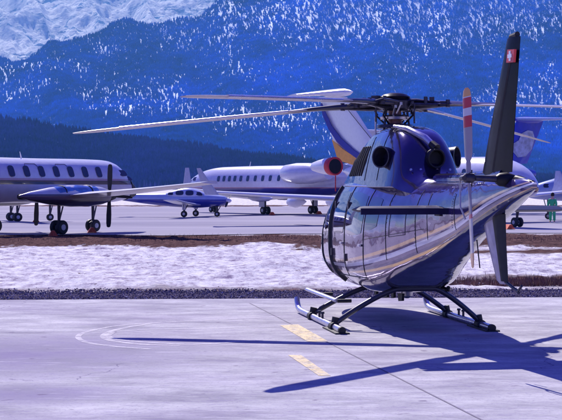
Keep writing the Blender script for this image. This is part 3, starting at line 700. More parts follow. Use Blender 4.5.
MB().lathe([(-1.2,.03),(-.4,.25),(1.0,.34),(2.2,.22),(3.0,.03)], ((Q['tl'][0]+Q['tr'][0])/2-.6, 0, Q['tl'][1]+.15), (1,0,0), 14).build('tail_bullet', M['finblue'], FI)
for s in (-1, 1): wing(C_, s, (Q['tl'][0]+.2, Q['tr'][0]-.1, .05, Q['tl'][1]+.2), (Q['tr'][0]+.4, Q['tr'][0]-.9, 5.0, Q['tl'][1]+.15), mat('stab_pale_blue', (.3,.38,.7), .3), 'stabiliser', th=.1)
for s in (-1, 1): nacelle([(-7.6,.3),(-6.5,.5),(-5,.6),(-4.2,.5)], (1.7*s, 3.4)).build('engine', M['finblue'], C_)

# plane D at the right edge
oD = (21.5, 97); hD = Vector((-.97, .22)).normalized()
T = thing('light_aeroplane', (*oD, .05), hD, 'pale blue light aeroplane with square windows at the right edge, behind the person in green', 'aeroplane')
stD = [(-6, 2.5, .1, .12), (-4, 2.35, .45, .5), (-1.5, 2.15, .8, .82), (2, 2.1, .82, .85), (3.2, 2.0, .7, .68), (4.4, 1.85, .4, .4), (4.9, 1.8, .1, .1)]
body_loft(stD).build('fuselage', mat_bands('pale_blue_livery', [(0,(.25,.3,.6)),(1.75,(.1,.1,.35)),(1.85,(.3,.4,.72)),(2.75,(.6,.66,.85)),(4,(.6,.66,.85))]), T)
for s in (-1, 1):
    for i in range(5): side_window(T, stD, 2.35-.85*i, 2.32, .5, .34, s)
    side_window(T, stD, 3.3, 2.3, .4, .3, s, 'cockpit_window')
    wing(T, s, (1.2,-.6,.4,1.5), (.8,-.3,6.5,1.75), M['lav'], th=.13); gear(T, -.1, 1.4*s, 1.5, .25, False, .16)
gear(T, 3.2, 0, 1.6, .22, False, .14)
MB().foil([((-4.6,0,2.7),(-6.2,0,2.7),.12,(0,1,0)), ((-5.7,0,4.2),(-6.5,0,4.2),.08,(0,1,0))]).build('fin', M['lav'], T)

chock(53, 236, 'orange wheel chock at the nearer main wheels of the propeller aeroplane'); chock(92, 232.5, 'orange wheel chock under the nose wheels of the propeller aeroplane')
chock(272, 215, 'orange wheel chock at the main wheels under the long navy striped jet'); chock(319, 214, 'orange wheel chock at the far main wheels beside the helicopter nose')
chock(509, 229, 'orange wheel chock by the nose wheels right of the helicopter tail'); chock(36, 222, 'small orange wheel chock under the fuselage at far left')

# person in green behind the wing
def person(px, d):
    p = at(px, 188, d); T = thing('person', (p.x, d, .05), (-.5, -.87), 'person in bright green hi-vis suit standing behind the wing at the right edge', 'person')
    def skin(name, vs, es, rad, m, par):
        me = bpy.data.meshes.new(name); me.from_pydata(vs, es, []); o = bpy.data.objects.new(name, me); COL.objects.link(o); o.parent = par
        md = o.modifiers.new('s', 'SKIN'); o.modifiers.new('u', 'SUBSURF').levels = 1; o.modifiers['u'].render_levels = 1
        for i, r_ in enumerate(rad): me.skin_vertices[0].data[i].radius = r_ if hasattr(r_, '__len__') else (r_, r_)
        me.skin_vertices[0].data[0].use_root = True; me.materials.append(m); return o
    v = [(0,0,.95),(0,0,1.15),(0,0,1.38),(0,0,1.5),(0,0,1.6),(0.01,0,1.74),
         (0,.19,1.42),(.03,.26,1.15),(.14,.24,.93),(.18,.23,.86), (0,-.19,1.42),(.02,-.27,1.14),(.12,-.25,.92),(.16,-.24,.85),
         (0,.1,.9),(.02,.12,.5),(0,.13,.1),(.14,.14,.05), (0,-.1,.9),(.03,-.12,.5),(0,-.13,.1),(.14,-.14,.05)]
    e = [(0,1),(1,2),(2,3),(3,4),(4,5),(2,6),(6,7),(7,8),(8,9),(2,10),(10,11),(11,12),(12,13),(0,14),(14,15),(15,16),(16,17),(0,18),(18,19),(19,20),(20,21)]
    rd = [(.17,.13),(.15,.12),(.19,.13),.07,.075,.09,.075,.06,.045,.04,.075,.06,.045,.04,.1,.08,.06,.05,.1,.08,.06,.05]
    skin('body', v, e, rd, M['skin'], T)
    k = lambda i: (v[i][0], v[i][1], v[i][2])
    ids = [0,1,2,6,7,8,10,11,12]; mp = {a: i for i, a in enumerate(ids)}
    skin('jacket', [k(i) for i in ids], [(mp[a], mp[b_]) for a, b_ in e if a in mp and b_ in mp], [(.2,.16),(.18,.15),(.2,.15),.09,.08,.065,.09,.08,.065], M['hivis'], T)
    ids = [0,14,15,16,18,19,20]; mp2 = {a: i for i, a in enumerate(ids)}
    skin('trousers', [k(i) for i in ids], [(mp2[a], mp2[b_]) for a, b_ in e if a in mp2 and b_ in mp2], [(.18,.14),.12,.105,.085,.12,.105,.085], M['hivis'], T)
    MB().lathe([(-.12,.1),(-.02,.115),(.06,.1),(.11,.05),(.12,.01)], (-.01,0,1.76), (0,0,1), 16).build('hair', M['hair'], T)
person(552.5, 88)
# ------------------------------------------------------------------ the helicopter
ANG = R(9.5); hH = Vector((-math.sin(ANG), math.cos(ANG))); oH = (1.87, 23.3); GZ = .02
HL = thing('helicopter', (*oH, GZ), hH, 'glossy dark indigo helicopter with gold and white stripes parked on skids on the concrete', 'helicopter')
fH = Frame(oH, hH)
# stations: x, bottom, widest height, top, half width, exponent below, exponent above
BS = [(-6.72, 2.16, 2.2, 2.25, .03, 2.2, 2), (-6.4, 2.08, 2.18, 2.3, .1, 2.6, 2), (-5.6, 1.86, 2.06, 2.32, .19, 3.2, 2), (-4.87, 1.66, 1.95, 2.3, .235, 3.6, 2), (-4.0, 1.41, 1.84, 2.27, .30, 4, 2), (-3.14, 1.14, 1.7, 2.27, .40, 4.5, 2.1),
      (-2.2, .88, 1.52, 2.3, .58, 4.2, 2.2), (-1.36, .63, 1.36, 2.38, .73, 4.0, 2.3), (-.6, .51, 1.26, 2.46, .82, 3.5, 2.5), (.4, .49, 1.24, 2.48, .845, 2.7, 2.6), (1.4, .49, 1.2, 2.42, .84, 2.6, 2.5),
      (2.1, .52, 1.14, 2.2, .80, 2.5, 2.3), (2.8, .60, 1.08, 1.78, .68, 2.3, 2.1), (3.3, .70, 1.02, 1.40, .50, 2.1, 2), (3.6, .82, 1.0, 1.18, .27, 2, 2), (3.72, .95, 1.0, 1.05, .06, 2, 2)]
def bst(x): return sinterp(x, BS)
def side_y(x, z):
    zb, zm, zt, wm, nb_, nt_ = bst(x)
    h, n = (zt-zm, nt_) if z > zm else (zm-zb, nb_)
    return wm*max(0, 1-min(1, abs(z-zm)/h)**n)**(1/n)
def ring(x, n=56):
    zb, zm, zt, wm, nb_, nt_ = bst(x); out = []
    for k in range(n):
        a = 2*math.pi*k/n; c, s = math.cos(a), math.sin(a)
        e, hh = (nt_, zt-zm) if s >= 0 else (nb_, zm-zb)
        out.append((x, wm*math.copysign(abs(c)**(2/e), c), zm+hh*math.copysign(abs(s)**(2/e), s)))
    return out
# livery paint
def curve_of(nt, sock, pts, x0, x1, z0, z1):
    mr = nt.nodes.new('ShaderNodeMapRange'); mr.inputs[1].default_value = x0; mr.inputs[2].default_value = x1; nt.links.new(sock, mr.inputs[0])
    fc = nt.nodes.new('ShaderNodeFloatCurve'); cv = fc.mapping.curves[0]
    while len(cv.points) < len(pts): cv.points.new(.5, .5)
    for p, (x, z) in zip(cv.points, sorted(pts)): p.location = ((x-x0)/(x1-x0), (z-z0)/(z1-z0))
    fc.mapping.update(); nt.links.new(mr.outputs[0], fc.inputs['Value'])
    return mathn(nt, 'ADD', mathn(nt, 'MULTIPLY', fc.outputs[0], z1-z0), z0)
mh_, nt, b = new_mat('helicopter_paint')
tc = nt.nodes.new('ShaderNodeTexCoord'); sp = nt.nodes.new('ShaderNodeSeparateXYZ'); nt.links.new(tc.outputs['Object'], sp.inputs[0])
X_, Y_, Z_ = sp.outputs
stripe = curve_of(nt, X_, [(-6.8,2.25),(-5.6,2.0),(-4.97,1.83),(-4.16,1.61),(-3,1.37),(-1.95,1.15),(-.6,.97),(.79,.90),(2.5,.93),(4,1.0)], -7, 4.2, 0, 3)
chine = curve_of(nt, X_, [(-6.8,2.19),(-5.6,1.92),(-4.87,1.71),(-3.14,1.2),(-2.2,.95),(-1.36,.70),(-.6,.57),(.4,.53),(4,.50)], -7, 4.2, 0, 3)
wid = curve_of(nt, X_, [(-6.8,.02),(-4.5,.05),(-2,.065),(0,.05),(4,.05)], -7, 4.2, 0, 1)
dz = mathn(nt, 'DIVIDE', mathn(nt, 'SUBTRACT', Z_, stripe), wid)     # 0 at the white stripe, in stripe widths
def inband(lo, hi): return mathn(nt, 'MULTIPLY', mathn(nt, 'GREATER_THAN', dz, lo), mathn(nt, 'LESS_THAN', dz, hi))
base = (.04,.024,.14); lower = (.19,.14,.27); 
shoulder = mathn(nt, 'MULTIPLY', mathn(nt, 'SUBTRACT', Z_, 1.72), 30, True)
c = mixc(nt, shoulder, lower, base)
c = mixc(nt, inband(-.55, .55), c, (.85,.83,.9))
c = mixc(nt, inband(1.1, 1.95), c, (.60,.40,.24))
c = mixc(nt, inband(-2.6, -2.0), c, (.60,.40,.24)); 
c = mixc(nt, inband(-2.0, -1.3), c, (.10,.07,.2))
under = mathn(nt, 'LESS_THAN', mathn(nt, 'SUBTRACT', Z_, chine), 0)
c = mixc(nt, under, c, (.016,.016,.075))
nt.links.new(c, b.inputs['Base Color'])
met = mathn(nt, 'MULTIPLY', mathn(nt, 'SUBTRACT', 1, mathn(nt, 'MAXIMUM', mathn(nt, 'MAXIMUM', inband(-.55, .55), under), mathn(nt, 'MULTIPLY', shoulder, .65))), .75)
nt.links.new(met, b.inputs['Metallic'])
b.inputs['Roughness'].default_value = .16; b.inputs['Coat Weight'].default_value = 1; b.inputs['Coat Roughness'].default_value = .02
bump(nt, b, mathn(nt, 'ADD', noise(nt, 1.6, 2, .4), mathn(nt, 'MULTIPLY', noise(nt, 5, 2, .4), .10)), .55, .05, True)
mpaint, nt, b = new_mat('indigo_gloss_paint')
nt.links.new(ramp(nt, noise(nt, 2, 3), [(.3, (.02,.012,.09)), (.7, (.04,.022,.15))]), b.inputs['Base Color'])
b.inputs['Metallic'].default_value = .7; b.inputs['Roughness'].default_value = .15; b.inputs['Coat Weight'].default_value = 1; b.inputs['Coat Roughness'].default_value = .02
bump(nt, b, noise(nt, 3, 2), .3, .03, True)
M['finp'] = mat('fin_dark_paint', (.005,.003,.012), .3, coat=.0, var=.5, spec=.07)
M['stabp'] = mat('stabiliser_paint', (.012,.01,.05), .4, var=.2, spec=.1)
M['fing'] = mat('fin_grey_paint', (.30,.27,.42), .35, coat=.3, var=.2)
M['hglass'] = mat('tinted_glass', (.01,.008,.035), .03, coat=1, var=.3)
xs_ = []
for (a_, *_), (b_, *_) in zip(BS, BS[1:]): xs_ += [a_+(b_-a_)*k/6 for k in range(6)]
xs_.append(BS[-1][0])
BODY = MB().rings([ring(x) for x in xs_]).build('fuselage', mh_, HL, 60)
def patch(par, quad, side, m, name, off=.005, nu=10, rnd=.35, th=.012):
    """quad of (x, z) corners: front bottom, rear bottom, rear top, front top, laid on the side of the body"""
    top = []; bot = []
    for j in range(nu+1):
        for i in range(nu+1):
            u, v = 2*i/nu-1, 2*j/nu-1
            u2, v2 = u*math.sqrt(1-rnd*v*v/2), v*math.sqrt(1-rnd*u*u/2)
            u_, v_ = (u2+1)/2, (v2+1)/2
            x = (quad[0][0]*(1-u_)+quad[1][0]*u_)*(1-v_)+(quad[3][0]*(1-u_)+quad[2][0]*u_)*v_
            z = (quad[0][1]*(1-u_)+quad[1][1]*u_)*(1-v_)+(quad[3][1]*(1-u_)+quad[2][1]*u_)*v_
            y = side_y(x, z); top.append((x, side*(y+off), z)); bot.append((x, side*(y-th), z))
    k = nu+1; n = k*k; fs = []
    for j in range(nu):
        for i in range(nu):
            a = j*k+i; fs.append((a, a+1, a+k+1, a+k)); fs.append((n+a, n+a+k, n+a+k+1, n+a+1))
    bd = [i for i in range(k)]+[j*k+nu for j in range(1, k)]+[nu*k+i for i in range(nu-1, -1, -1)]+[j*k for j in range(nu-1, 0, -1)]
    for q in range(len(bd)): a, c_ = bd[q], bd[(q+1) % len(bd)]; fs.append((a, n+a, n+c_, c_))
    return MB().add(top+bot, fs).build(name, m, par)
def seam(par, pts, side, name='panel_seam', r=.008, m=None, n=14):
    st = [(i, *p) for i, p in enumerate(pts)]; P = []
    for i in range(n*(len(pts)-1)+1):
        x, z = sinterp(i/n, st) if len(pts) > 2 else [pts[0][c]+(pts[1][c]-pts[0][c])*i/n for c in (0, 1)]
        P.append((x, side*(side_y(x, z)+.001), z))
    return MB().tube(P, r, 6).build(name, m or M['black'], par)
for s in (1, -1):
    W = patch(BODY, [(.92,1.42), (.12,1.42), (.12,2.14), (.86,2.12)], s, M['hglass'], 'door_window')
    W = patch(BODY, [(-.02,1.42), (-.98,1.44), (-.98,2.08), (-.02,2.14)], s, M['hglass'], 'door_window')
    W = patch(BODY, [(-1.1,1.5), (-1.6,1.58), (-1.6,2.02), (-1.1,2.06)], s, M['hglass'], 'rear_window')
    W = patch(BODY, [(2.05,1.35), (1.28,1.35), (1.25,2.1), (1.95,1.95)], s, M['hglass'], 'cockpit_window')
    W = patch(BODY, [(2.9,1.1), (2.15,1.25), (2.1,1.95), (2.75,1.62)], s, M['hglass'], 'windscreen')
    W = patch(BODY, [(2.7,.72), (1.6,.68), (1.5,.86), (2.8,.92)], s, M['hglass'], 'chin_window')
    seam(BODY, [(1.17,2.2), (1.19,1.8), (1.16,1.3), (1.08,.9), (.95,.62)], s, 'door_frame', .042)
    seam(BODY, [(2.15,2.1), (2.1,1.5), (1.95,1.0), (1.6,.72)], s, 'door_frame', .018)
    seam(BODY, [(.05,2.2), (.05,.75)], s); seam(BODY, [(-1.05,2.15), (-1.05,.8)], s); seam(BODY, [(1.0,.72), (-1.05,.78)], s); seam(BODY, [(1.2,2.22), (-1.7,2.2)], s, 'door_rail', .016, M['silver'])
    seam(BODY, [(-1.9,2.1), (-1.95,1.1)], s, r=.006); seam(BODY, [(-2.9,2.15), (-2.95,1.25)], s, r=.006)
    [seam(BODY, q, s, 'access_panel_edge', .005) for q in ([(-2.05,1.9),(-2.6,1.9)], [(-2.6,1.9),(-2.6,1.5)], [(-2.6,1.5),(-2.05,1.45)], [(-2.05,1.45),(-2.05,1.9)])]
    seam(BODY, [(-3.3,2.1),(-3.35,1.45)], s, r=.005); seam(BODY, [(-4.3,2.1),(-4.35,1.62)], s, r=.005); seam(BODY, [(-1.1,1.38),(-3.2,1.6)], s, r=.005)
    RV = MB()
    for x_, z0_, z1_ in ((-1.98,1.2,2.05),(-2.95,1.35,2.1),(-4.28,1.65,2.1),(.0,.85,1.35),(-1.1,.9,1.35)):
        for q in range(14):
            z_ = z0_+(z1_-z0_)*q/13; y_ = side_y(x_+.04, z_)
            RV.lathe([(-.003,.009),(.003,.008)], (x_+.04, s*y_, z_), (0,s,0), 6)
    rv = RV.build('rivets', M['darkmetal'], BODY); rv['kind'] = 'stuff'
    for x, z in ((.98,1.9), (.98,1.1), (-.04,1.9), (-.04,1.05)):
        MB().box((x, s*(side_y(x, z)+.012), z), (.05,.03,.12)).build('hinge', M['darkmetal'], BODY)
    for x, z in ((.2,1.28), (-.92,1.28)):
        MB().box((x, s*(side_y(x, z)+.02), z), (.14, .03, .035)).build('door_handle', M['silver'], BODY)
# engine cowling above the cabin
CS = [(2.0, 2.25, 2.3, .02, 2), (1.75, 2.25, 2.48, .44, 2.4), (1.2, 2.25, 2.80, .56, 3), (.6, 2.2, 3.02, .6, 3.6), (.1, 2.2, 3.13, .61, 4), (-.6, 2.2, 3.17, .61, 4.2), (-1.2, 2.2, 3.13, .60, 4.6), (-1.65, 2.2, 3.02, .58, 4.4), (-1.95, 2.2, 2.80, .54, 4.0), (-2.15, 2.15, 2.48, .48, 3.2), (-2.5, 2.1, 2.34, .36, 2.2), (-3.0, 2.1, 2.28, .08, 2)]
CS.sort()
def cring(x, n=29):
    zb, zt, wb, e = sinterp(x, CS); out = []
    for k in range(n):
        a = math.pi*k/(n-1); c_, s_ = math.cos(a), math.sin(a)
        z = s_**(2/e) if s_ > 0 else 0
        taper = 1-.30*z
        out.append((x, wb*math.copysign(abs(c_)**(2/e), c_)*taper, zb+(zt-zb)*z))
    return out
xs_ = []
for (a_, *_), (b_, *_) in zip(CS, CS[1:]): xs_ += [a_+(b_-a_)*k/5 for k in range(5)]
xs_.append(CS[-1][0])
COWL = MB().rings([cring(x) for x in xs_]).build('engine_cowling', mpaint, HL, 50)
def cowl_y(x, z):
    r = cring(x); best = 0
    for p, q in zip(r[:15], r[1:15]):
        if (p[2]-z)*(q[2]-z) <= 0 and p[2] != q[2]: return p[1]+(q[1]-p[1])*(z-p[2])/(q[2]-p[2])
    return abs(r[8][1])
for s in (1, -1):      # intake grilles, panel seams
    for i in range(7):
        x = 1.0-.17*i
        MB().tube([(x, s*(cowl_y(x, 2.38)+.004), 2.38), (x-.1, s*(cowl_y(x-.1, 2.62)+.004), 2.62), (x-.2, s*(cowl_y(x-.2, 2.86)+.004), 2.86)], [.012, .022, .012], 6).build('cooling_slot', M['black'], COWL)
    for x in (-.35, -1.15):
        MB().tube([(x, s*(cowl_y(x, z)+.001), z) for z in (2.3,2.4,2.5,2.6,2.7,2.8,2.9,3.0)], .007, 6).build('panel_seam', M['black'], COWL)
# black ring stands in for the shading of the recess between the exhausts
MB().rings([[(x, -.08+r_*math.cos(2*math.pi*k/20), 2.62+r_*1.1*math.sin(2*math.pi*k/20)+.0) for k in range(20)] for x, r_ in ((-1.8,.12),(-2.2,.14),(-2.235,.13),(-2.23,.11),(-2.1,.10))]).build('recess_shade', M['soot'], COWL)
MB().tube([(-1.25,.33,3.14),(-1.6,.2,3.08),(-1.95,.02,2.93),(-2.08,-.06,2.82)], [.02,.045,.055,.05], 10).build('bright_ridge', M['silver'], COWL)  # added silver tube gives the cowl rear its bright diagonal ridge
MB().tube([(-2.05,-.05,2.84),(-2.16,-.1,2.77)], [.06,.065], 12).build('ridge_dark_end', M['soot'], COWL)
MB().tube([(-2.2,-.3,2.33),(-2.9,-.34,2.26),(-3.5,-.2,2.25)], .03, 8).build('hose', M['darkmetal'], COWL)
for yy in (-.3,-.1,.15,.3): MB().lathe([(0,.02),(.02,.018)], (-2.16,yy,2.45), (-1,0,.3), 8).build('fastener', M['silver'], COWL)
for s in (1, -1):
    c0 = Vector((-1.15, .12*s, 2.63)); ax = Vector((-.58, .78*s, .04)).normalized(); L = .58
    EX = MB().lathe([(0,.15),(L*.6,.15),(L,.165),(L+.03,.17),(L+.03,.15),(L*.7,.135),(.2,.13)], c0, ax, 26, False).build('exhaust', M['darkmetal'], HL)
    MB().lathe([(.3,.133),(.31,.01)], c0, ax, 26).build('exhaust_duct', M['soot'], EX)
    MB().lathe([(.22,.2),(.3,.19),(.34,.15)], c0, ax, 26, False).build('collar', M['soot'], EX)
# mast and rotor head
MAST = MB().tube([(0,0,3.1), (0,0,3.62)], [.13,.085], 20).build('rotor_mast', M['brown'], HL)
MB().lathe([(0,.3),(.05,.29),(.07,.16)], (0,0,3.16), (0,0,1), 22).build('swashplate', M['darkmetal'], MAST)
MB().lathe([(0,.24),(.04,.25),(.07,.2)], (0,0,3.3), (0,0,1), 22).build('swashplate', M['metal'], MAST)
HUBZ = 3.56
blades = [((-5.35, .7), .46, 1.12, 4), ((-3.17, -4.4), .16, 1.3, 4), ((5.3, -.7), .22, 1.6, 4), ((3.24, 4.2), .50, 1.25, 11)]
HUB = MB().lathe([(-.12,.2),(-.08,.26),(.04,.27),(.08,.2)], (0,0,HUBZ), (0,0,1), 24).build('rotor_head', M['darkmetal'], HL)
MB().lathe([(0,.24),(.04,.25),(.08,.19),(.105,.09),(.11,.01)], (0,0,HUBZ+.07), (0,0,1), 26).build('hub_cap', M['finp'], HUB)
fw = Vector((*hH, 0)); lf = Vector((-hH.y, hH.x, 0))
for dirw, sag, ex_, pit in blades:
    dw = Vector((*dirw, 0)).normalized(); d = Vector((dw.dot(fw), dw.dot(lf), 0)); sd = Vector((-d.y, d.x, 0)); up = Vector((0,0,1)); RAD = 5.42
    def cen(r_): return d*r_+up*(HUBZ-sag*(r_/RAD)**ex_)
    G_ = MB().tube([cen(.1)+up*.045, cen(.35)+up*.05, cen(.62)+up*.03, cen(.9)+up*.01], [.13,.12,.08,.045], 12, .3)
    G_.tube([cen(.1)-up*.06, cen(.4)-up*.065, cen(.7)-up*.04, cen(.95)-up*.01], [.11,.10,.07,.04], 12, .3)
    G_.tube([cen(.2), cen(1.2)], [.055,.03], 12).tube([cen(.3)+sd*.13, cen(.62)+sd*.10], .04, 10)
    G_.tube([cen(.25)-sd*.14-up*.02, cen(.7)-sd*.09-up*.02], .032, 10).box(cen(.8), (.14,.13,.09), Matrix((d, sd, up)).transposed())
    G_.tube([cen(.32)-sd*.17, cen(.32)-sd*.17-up*.30], .014, 8).box(cen(.6)+up*.08, (.08,.12,.06), Matrix((d, sd, up)).transposed())
    G_.lathe([(-.03,.05),(.03,.05)], cen(.62)+sd*.13, (0,0,1), 12).lathe([(-.05,.035),(.07,.035)], cen(.86)+sd*.05, (0,0,1), 10).lathe([(-.05,.035),(.07,.035)], cen(.86)-sd*.05, (0,0,1), 10)
    for q in (-.11, .0, .11): G_.lathe([(-.06,.03),(.06,.03)], cen(.5)+sd*q+up*.05, (0,0,1), 10)
    G_.tube([cen(.28)+sd*.22+up*.02, cen(.7)+sd*.2+up*.05, cen(.8)+sd*.05], .02, 8)
    GR = G_.build('blade_grip', M['darkmetal'], HUB)
    secs = []; ch = Matrix.Rotation(R(pit), 3, d)
    cs = ch @ sd; cu = ch @ up
    for r_, c_, th in ((.82,.11,.07),(1.05,.12,.06),(1.35,.24,.05),(1.6,.335,.045),(2.4,.34,.042),(3.2,.34,.04),(4.0,.34,.038),(4.7,.34,.034),(5.05,.32,.03),(5.3,.22,.022),(5.42,.12,.015)):
        p = cen(r_); secs.append((p+cs*c_*.42, p-cs*c_*.58, th, cu))
    MB().foil(secs).build('rotor_blade', M['blade'], HUB)
    MB().foil([(cen(r_)+cs*w_, cen(r_)-cs*w_, t_, cu) for r_, w_, t_ in ((.62,.10,.12),(.95,.12,.11),(1.35,.13,.085),(1.75,.05,.06),(1.85,.02,.05))]).build('blade_cuff', M['leg'], HUB)
    MB().foil([(cen(r_)+cs*.145, cen(r_)-cs*.0, .052, cu) for r_ in (1.75,3.0,4.6)]).build('abrasion_strip', M['silver'], HUB)
LK = MB(); rl = random.Random(5)
for i in range(16):
    a = i*2*math.pi/16+rl.uniform(-.15, .15); r0, r1 = rl.uniform(.16,.3), rl.uniform(.25,.45); za, zb_ = rl.uniform(3.36,3.46), rl.uniform(3.47,3.56)
    LK = MB(); LK.tube([(r0*math.cos(a), r0*math.sin(a), za), (r1*math.cos(a+.2), r1*math.sin(a+.2), zb_)], rl.uniform(.01,.022), 8)
    LK.lathe([(-.02,.03),(.025,.03)], (r1*math.cos(a+.2), r1*math.sin(a+.2), zb_), (0,0,1), 8)
    LK.build('control_link', M['metal' if i % 3 else 'darkmetal'], HUB)
for a in (.8, 2.3, 3.9, 5.5): MB().tube([(.15*math.cos(a), .15*math.sin(a), 3.2), (.34*math.cos(a), .34*math.sin(a), 3.36), (.36*math.cos(a+.3), .36*math.sin(a+.3), 3.56)], .016, 8).build('scissor_link', M['soot'], HUB)
for a in (0, 2.1, 4.2):
    MB().tube([(.27*math.cos(a), .27*math.sin(a), 3.0), (.2*math.cos(a), .2*math.sin(a), 3.45)], .018, 8).build('control_rod', M['darkmetal'], MAST)
MB().tube([(-.05,.62*.55,3.0),(-.05,.34,3.34)], .015, 8).build('control_rod', M['silver'], MAST)
# fins
def fpt(px, py, y=0): x, z = fH.loc(px, py, y); return Vector((x, y, z-GZ))
FT = MB().foil([(fpt(484,176), fpt(512,172), .15, (0,1,0)), (fpt(490,140), fpt(513.5,140), .14, (0,1,0)), (fpt(500,85), fpt(517,85), .11, (0,1,0)), (fpt(508,40), fpt(520,38), .08, (0,1,0)), (fpt(510,36), fpt(520,36.5), .05, (0,1,0))]).build('upper_fin', M['finp'], HL)
MB().foil([(fpt(496.5,172), fpt(500,172), .155, (0,1,0)), (fpt(505,110), fpt(507.5,110), .125, (0,1,0)), (fpt(512,60), fpt(514,60), .10, (0,1,0))]).build('rudder_seam', M['black'], FT)
e0 = [fpt(508,50,.06), fpt(515,49.5,.06), fpt(514,62.5,.06), fpt(507,63,.06)]
EM = MB().prism(e0, .03, (0,1,0)).build('red_emblem', M['red'], FT, 0)
cc_ = sum(e0, Vector())/4
ex = (e0[1]-e0[0]).normalized()
MB().box(cc_+Vector((0,.018,0)), (.06,.012,.12)).build('white_cross', M['white'], EM, 0)
MB().box(cc_+Vector((0,.0205,0)), (.14,.012,.045)).build('white_cross', M['white'], EM, 0)
MB().tube([fpt(511,37), fpt(517,34.5)], .035, 8).build('tip_light', M['black'], FT)
FL = MB().foil([(fpt(484,214), fpt(505,214), .16, (0,1,0)), (fpt(491,245), fpt(506,245), .14, (0,1,0)), (fpt(499,280), fpt(508,281), .1, (0,1,0)), (fpt(501,284), fpt(507.5,284.5), .05, (0,1,0))]).build('lower_fin', M['fing'], HL)
MB().foil([(fpt(496,214), fpt(505.3,214), .168, (0,1,0)), (fpt(500,245), fpt(506.3,245), .146, (0,1,0)), (fpt(504,281), fpt(508.3,282), .106, (0,1,0))]).build('trailing_edge_strip', M['black'], FL)
MB().tube([fpt(506,282), fpt(512,287), fpt(518,291), fpt(519,293)], [.022,.02,.018,.018], 8).tube([fpt(518,292), fpt(522,286)], [.02,.014], 8).build('tail_bumper', M['darkmetal'], FL)
# horizontal stabilisers
for s in (1, -1):
    x0 = -3.75
    ST = MB().foil([((x0+.34,.2*s,1.88),(x0-.34,.2*s,1.88),.12,(0,0,1)), ((x0+.30,1.42*s,1.88),(x0-.28,1.42*s,1.88),.10,(0,0,1)), ((x0+.2,1.5*s,1.88),(x0-.2,1.5*s,1.88),.03,(0,0,1))]).build('stabiliser', M['stabp'], HL)
    if s > 0: MB().box((x0-.35, .82*s, 1.865), (.03,1.36,.085)).build('trailing_edge_strip', M['stabp'], ST)  # added dark strip hides the sunlit top surface, left side only
    MB().box((x0+.05, .30*s, 1.86), (.3,.08,.13)).build('bracket', M['black'], ST)
# tail rotor
xr0, zr0 = fH.loc(469, 178, .58); xr0 += 0; zr0 -= GZ
TR = MB().tube([(xr0, .1, zr0-.02), (xr0, .5, zr0)], [.045,.035], 12).lathe([(-.07,.04),(-.04,.06),(.05,.06),(.08,.03)], (xr0,.58,zr0), (0,1,0), 18).tube([(xr0+.12,.52,zr0-.1),(xr0+.12,.52,zr0+.1)], .02, 8).tube([(xr0+.06,.66,zr0),(xr0-.06,.66,zr0)], .03, 8).build('tail_rotor', M['darkmetal'], HL)
MB().lathe([(0,.06),(.1,.09),(.2,.08),(.24,.05)], (xr0,.0,zr0-.02), (0,1,0), 16).build('tail_gearbox', M['soot'], TR)
def trmat(name, sgn):
    m = mat_bands(name, [(0,(.32,.28,.34)), (.62,(.5,.03,.06)), (.76,(.62,.6,.68)), (.86,(.5,.03,.06)) , (.985,(.62,.6,.68)), (1.0,(.7,.36,.12)), (1.12,(.7,.36,.12))], .35, .4, 0)
    return m
M['tr'] = trmat('tail_blade_paint', 1)
M['tr2'] = mat_bands('tail_blade_paint_plain', [(0,(.32,.28,.34)), (.45,(.5,.12,.16)), (.5,(.5,.48,.55)), (.85,(.5,.48,.55)), (.92,(.62,.36,.2)), (1.12,(.62,.36,.2))], .35, .4, 0)
for tip, mm, pitch in ((fpt(466,88,.58), M['tr'], 20), (fpt(473,268,.58), M['tr2'], 4)):
    c0 = Vector((xr0, .58, zr0)); d = (tip-c0); L = d.length; d.normalize(); yy = Vector((0,1,0)); q = yy.cross(d)
    # blade built along its own x axis so the paint bands follow the blade
    secs = [((r_*L,  w_*.45, 0), (r_*L, -w_*.55, 0), t_, (0,0,1)) for r_, w_, t_ in ((.06,.08,.05),(.18,.08,.04),(.25,.15,.03),(.5,.17,.025),(.9,.17,.02),(.97,.13,.015),(1,.06,.01))]
    o = MB().foil(secs).build('tail_rotor_blade', mm, TR)
    cd = (q*math.cos(R(pitch))+yy*math.sin(R(pitch)))
    rot = Matrix((d, cd, d.cross(cd))).transposed()
    o.matrix_local = Matrix.Translation(c0) @ rot.to_4x4()
MB().tube([(xr0+.1,.66,zr0),(xr0+.1,.66,zr0-.35),(xr0+.02,.62,zr0-.5)], .012, 6).build('pitch_link', M['metal'], TR)
# long thin pitch horn hanging below
MB().tube([fpt(477,240,.5), fpt(480,268,.5)], .008, 6).build('static_wick', M['black'], TR)
# drive shaft cover along the boom top
MB().tube([(-2.6,0,2.3),(-4,0,2.31),(-5.6,0,2.35)], [.09,.08,.07], 12).build('shaft_cover', mpaint, HL)
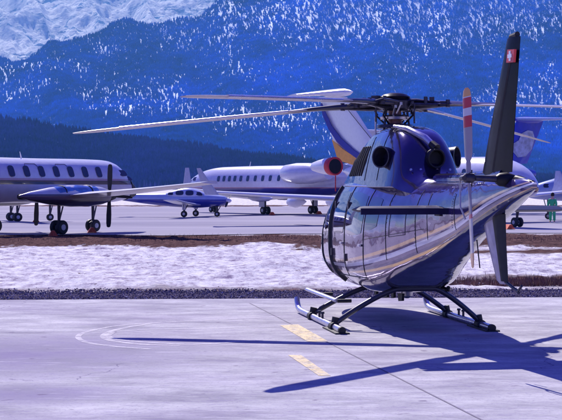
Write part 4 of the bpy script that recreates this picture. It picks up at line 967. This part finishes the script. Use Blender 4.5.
# skids
YL, YR = 1.30, -1.03
for s, ys in ((1, YL), (-1, YR)):
    z0 = .055; fx = 1.85
    SK = MB().tube([(-1.95,ys,z0),(-.5,ys,z0),(1.3,ys,z0),(fx-.28,ys,z0+.01),(fx-.12,ys,z0+.04),(fx-.02,ys,z0+.12),(fx+.02,ys,z0+.2)], .05, 14).build('skid', M['silver'], HL)
    MB().box((-1.5, ys, .012), (1.0,.22,.02)).build('wear_plate', M['black'], SK)
    MB().tube([(-1.98,ys,z0),(-1.9,ys,z0)], .056, 14).build('end_cap', M['black'], SK)
    for x in (.45, -1.35):
        MB().lathe([(-.09,.075),(.09,.075)], (x,ys,z0), (1,0,0), 16).tube([(x,ys,z0),(x,ys-.03*s,.2)], .055, 12).build('saddle', M['black'], SK)
    for x in (-.2, -.45): MB().tube([(x, ys, z0), (x, ys, z0+.13)], .02, 8).lathe([(0,.035),(.03,.03)], (x,ys,z0+.12), (0,0,1), 10).build('tie_down_ring', M['darkmetal'], SK)
    if s > 0:
        MB().tube([(-.95,ys-.13,.42),(1.55,ys-.13,.42)], .05, 12, .6).build('boarding_step', M['silver'], HL)
        for x in (.45, -1.0): MB().tube([(x, ys-.13, .42), (x, ys-.35, .42)], .03, 8).build('step_bracket', M['black'], HL)
for x in (.45, -1.35):
    zc = .60 if x < 0 else .52
    pts = []
    for i in range(13):
        t = i/12; pts.append((x, .3+(YL-.3)*t, zc+.02-(zc-.06)*(t**1.3)*.98 ))
    L_ = pts; R_ = [(x, -.3+(YR+.3)*i/12, zc+.02-(zc-.06)*((i/12)**1.3)*.98) for i in range(13)]
    MB().tube(list(reversed(R_))+L_, .042, 12).build('cross_tube', M['leg'], HL)
# belly details
for x, l_, d_ in ((.2,.35,.12), (-.3,.2,.09), (-.8,.3,.1), (.9,.18,.12)):
    MB().prism([(x+l_/2,.1,.5), (x-l_/2,.1,.52), (x-l_/2.6,.1,.5-d_), (x+l_/3,.1,.48-d_)], .04, (0,1,0)).build('belly_antenna', M['black'], HL)
MB().lathe([(0,.1),(.08,.09),(.12,.03)], (-.4,-.1,.52), (0,0,-1), 16).build('landing_light', M['metal'], HL)
MB().tube([(-1.0,-.45,.62),(-1.35,-.52,.6),(-1.4,-.5,.64)], .03, 8).build('drain_pipe', M['black'], HL)
MB().lathe([(0,.06),(.05,.055),(.08,.02)], (-5.2,0,2.36), (0,0,1), 14).build('beacon', M['red'], HL)
MB().tube([(2.0,0,2.2),(2.05,0,2.62)], [.02,.008], 8).build('antenna', M['darkmetal'], HL)
MB().tube([fpt(518,181), fpt(533,183)], [.075,.03], 12).build('tail_cone', M['finp'], HL)
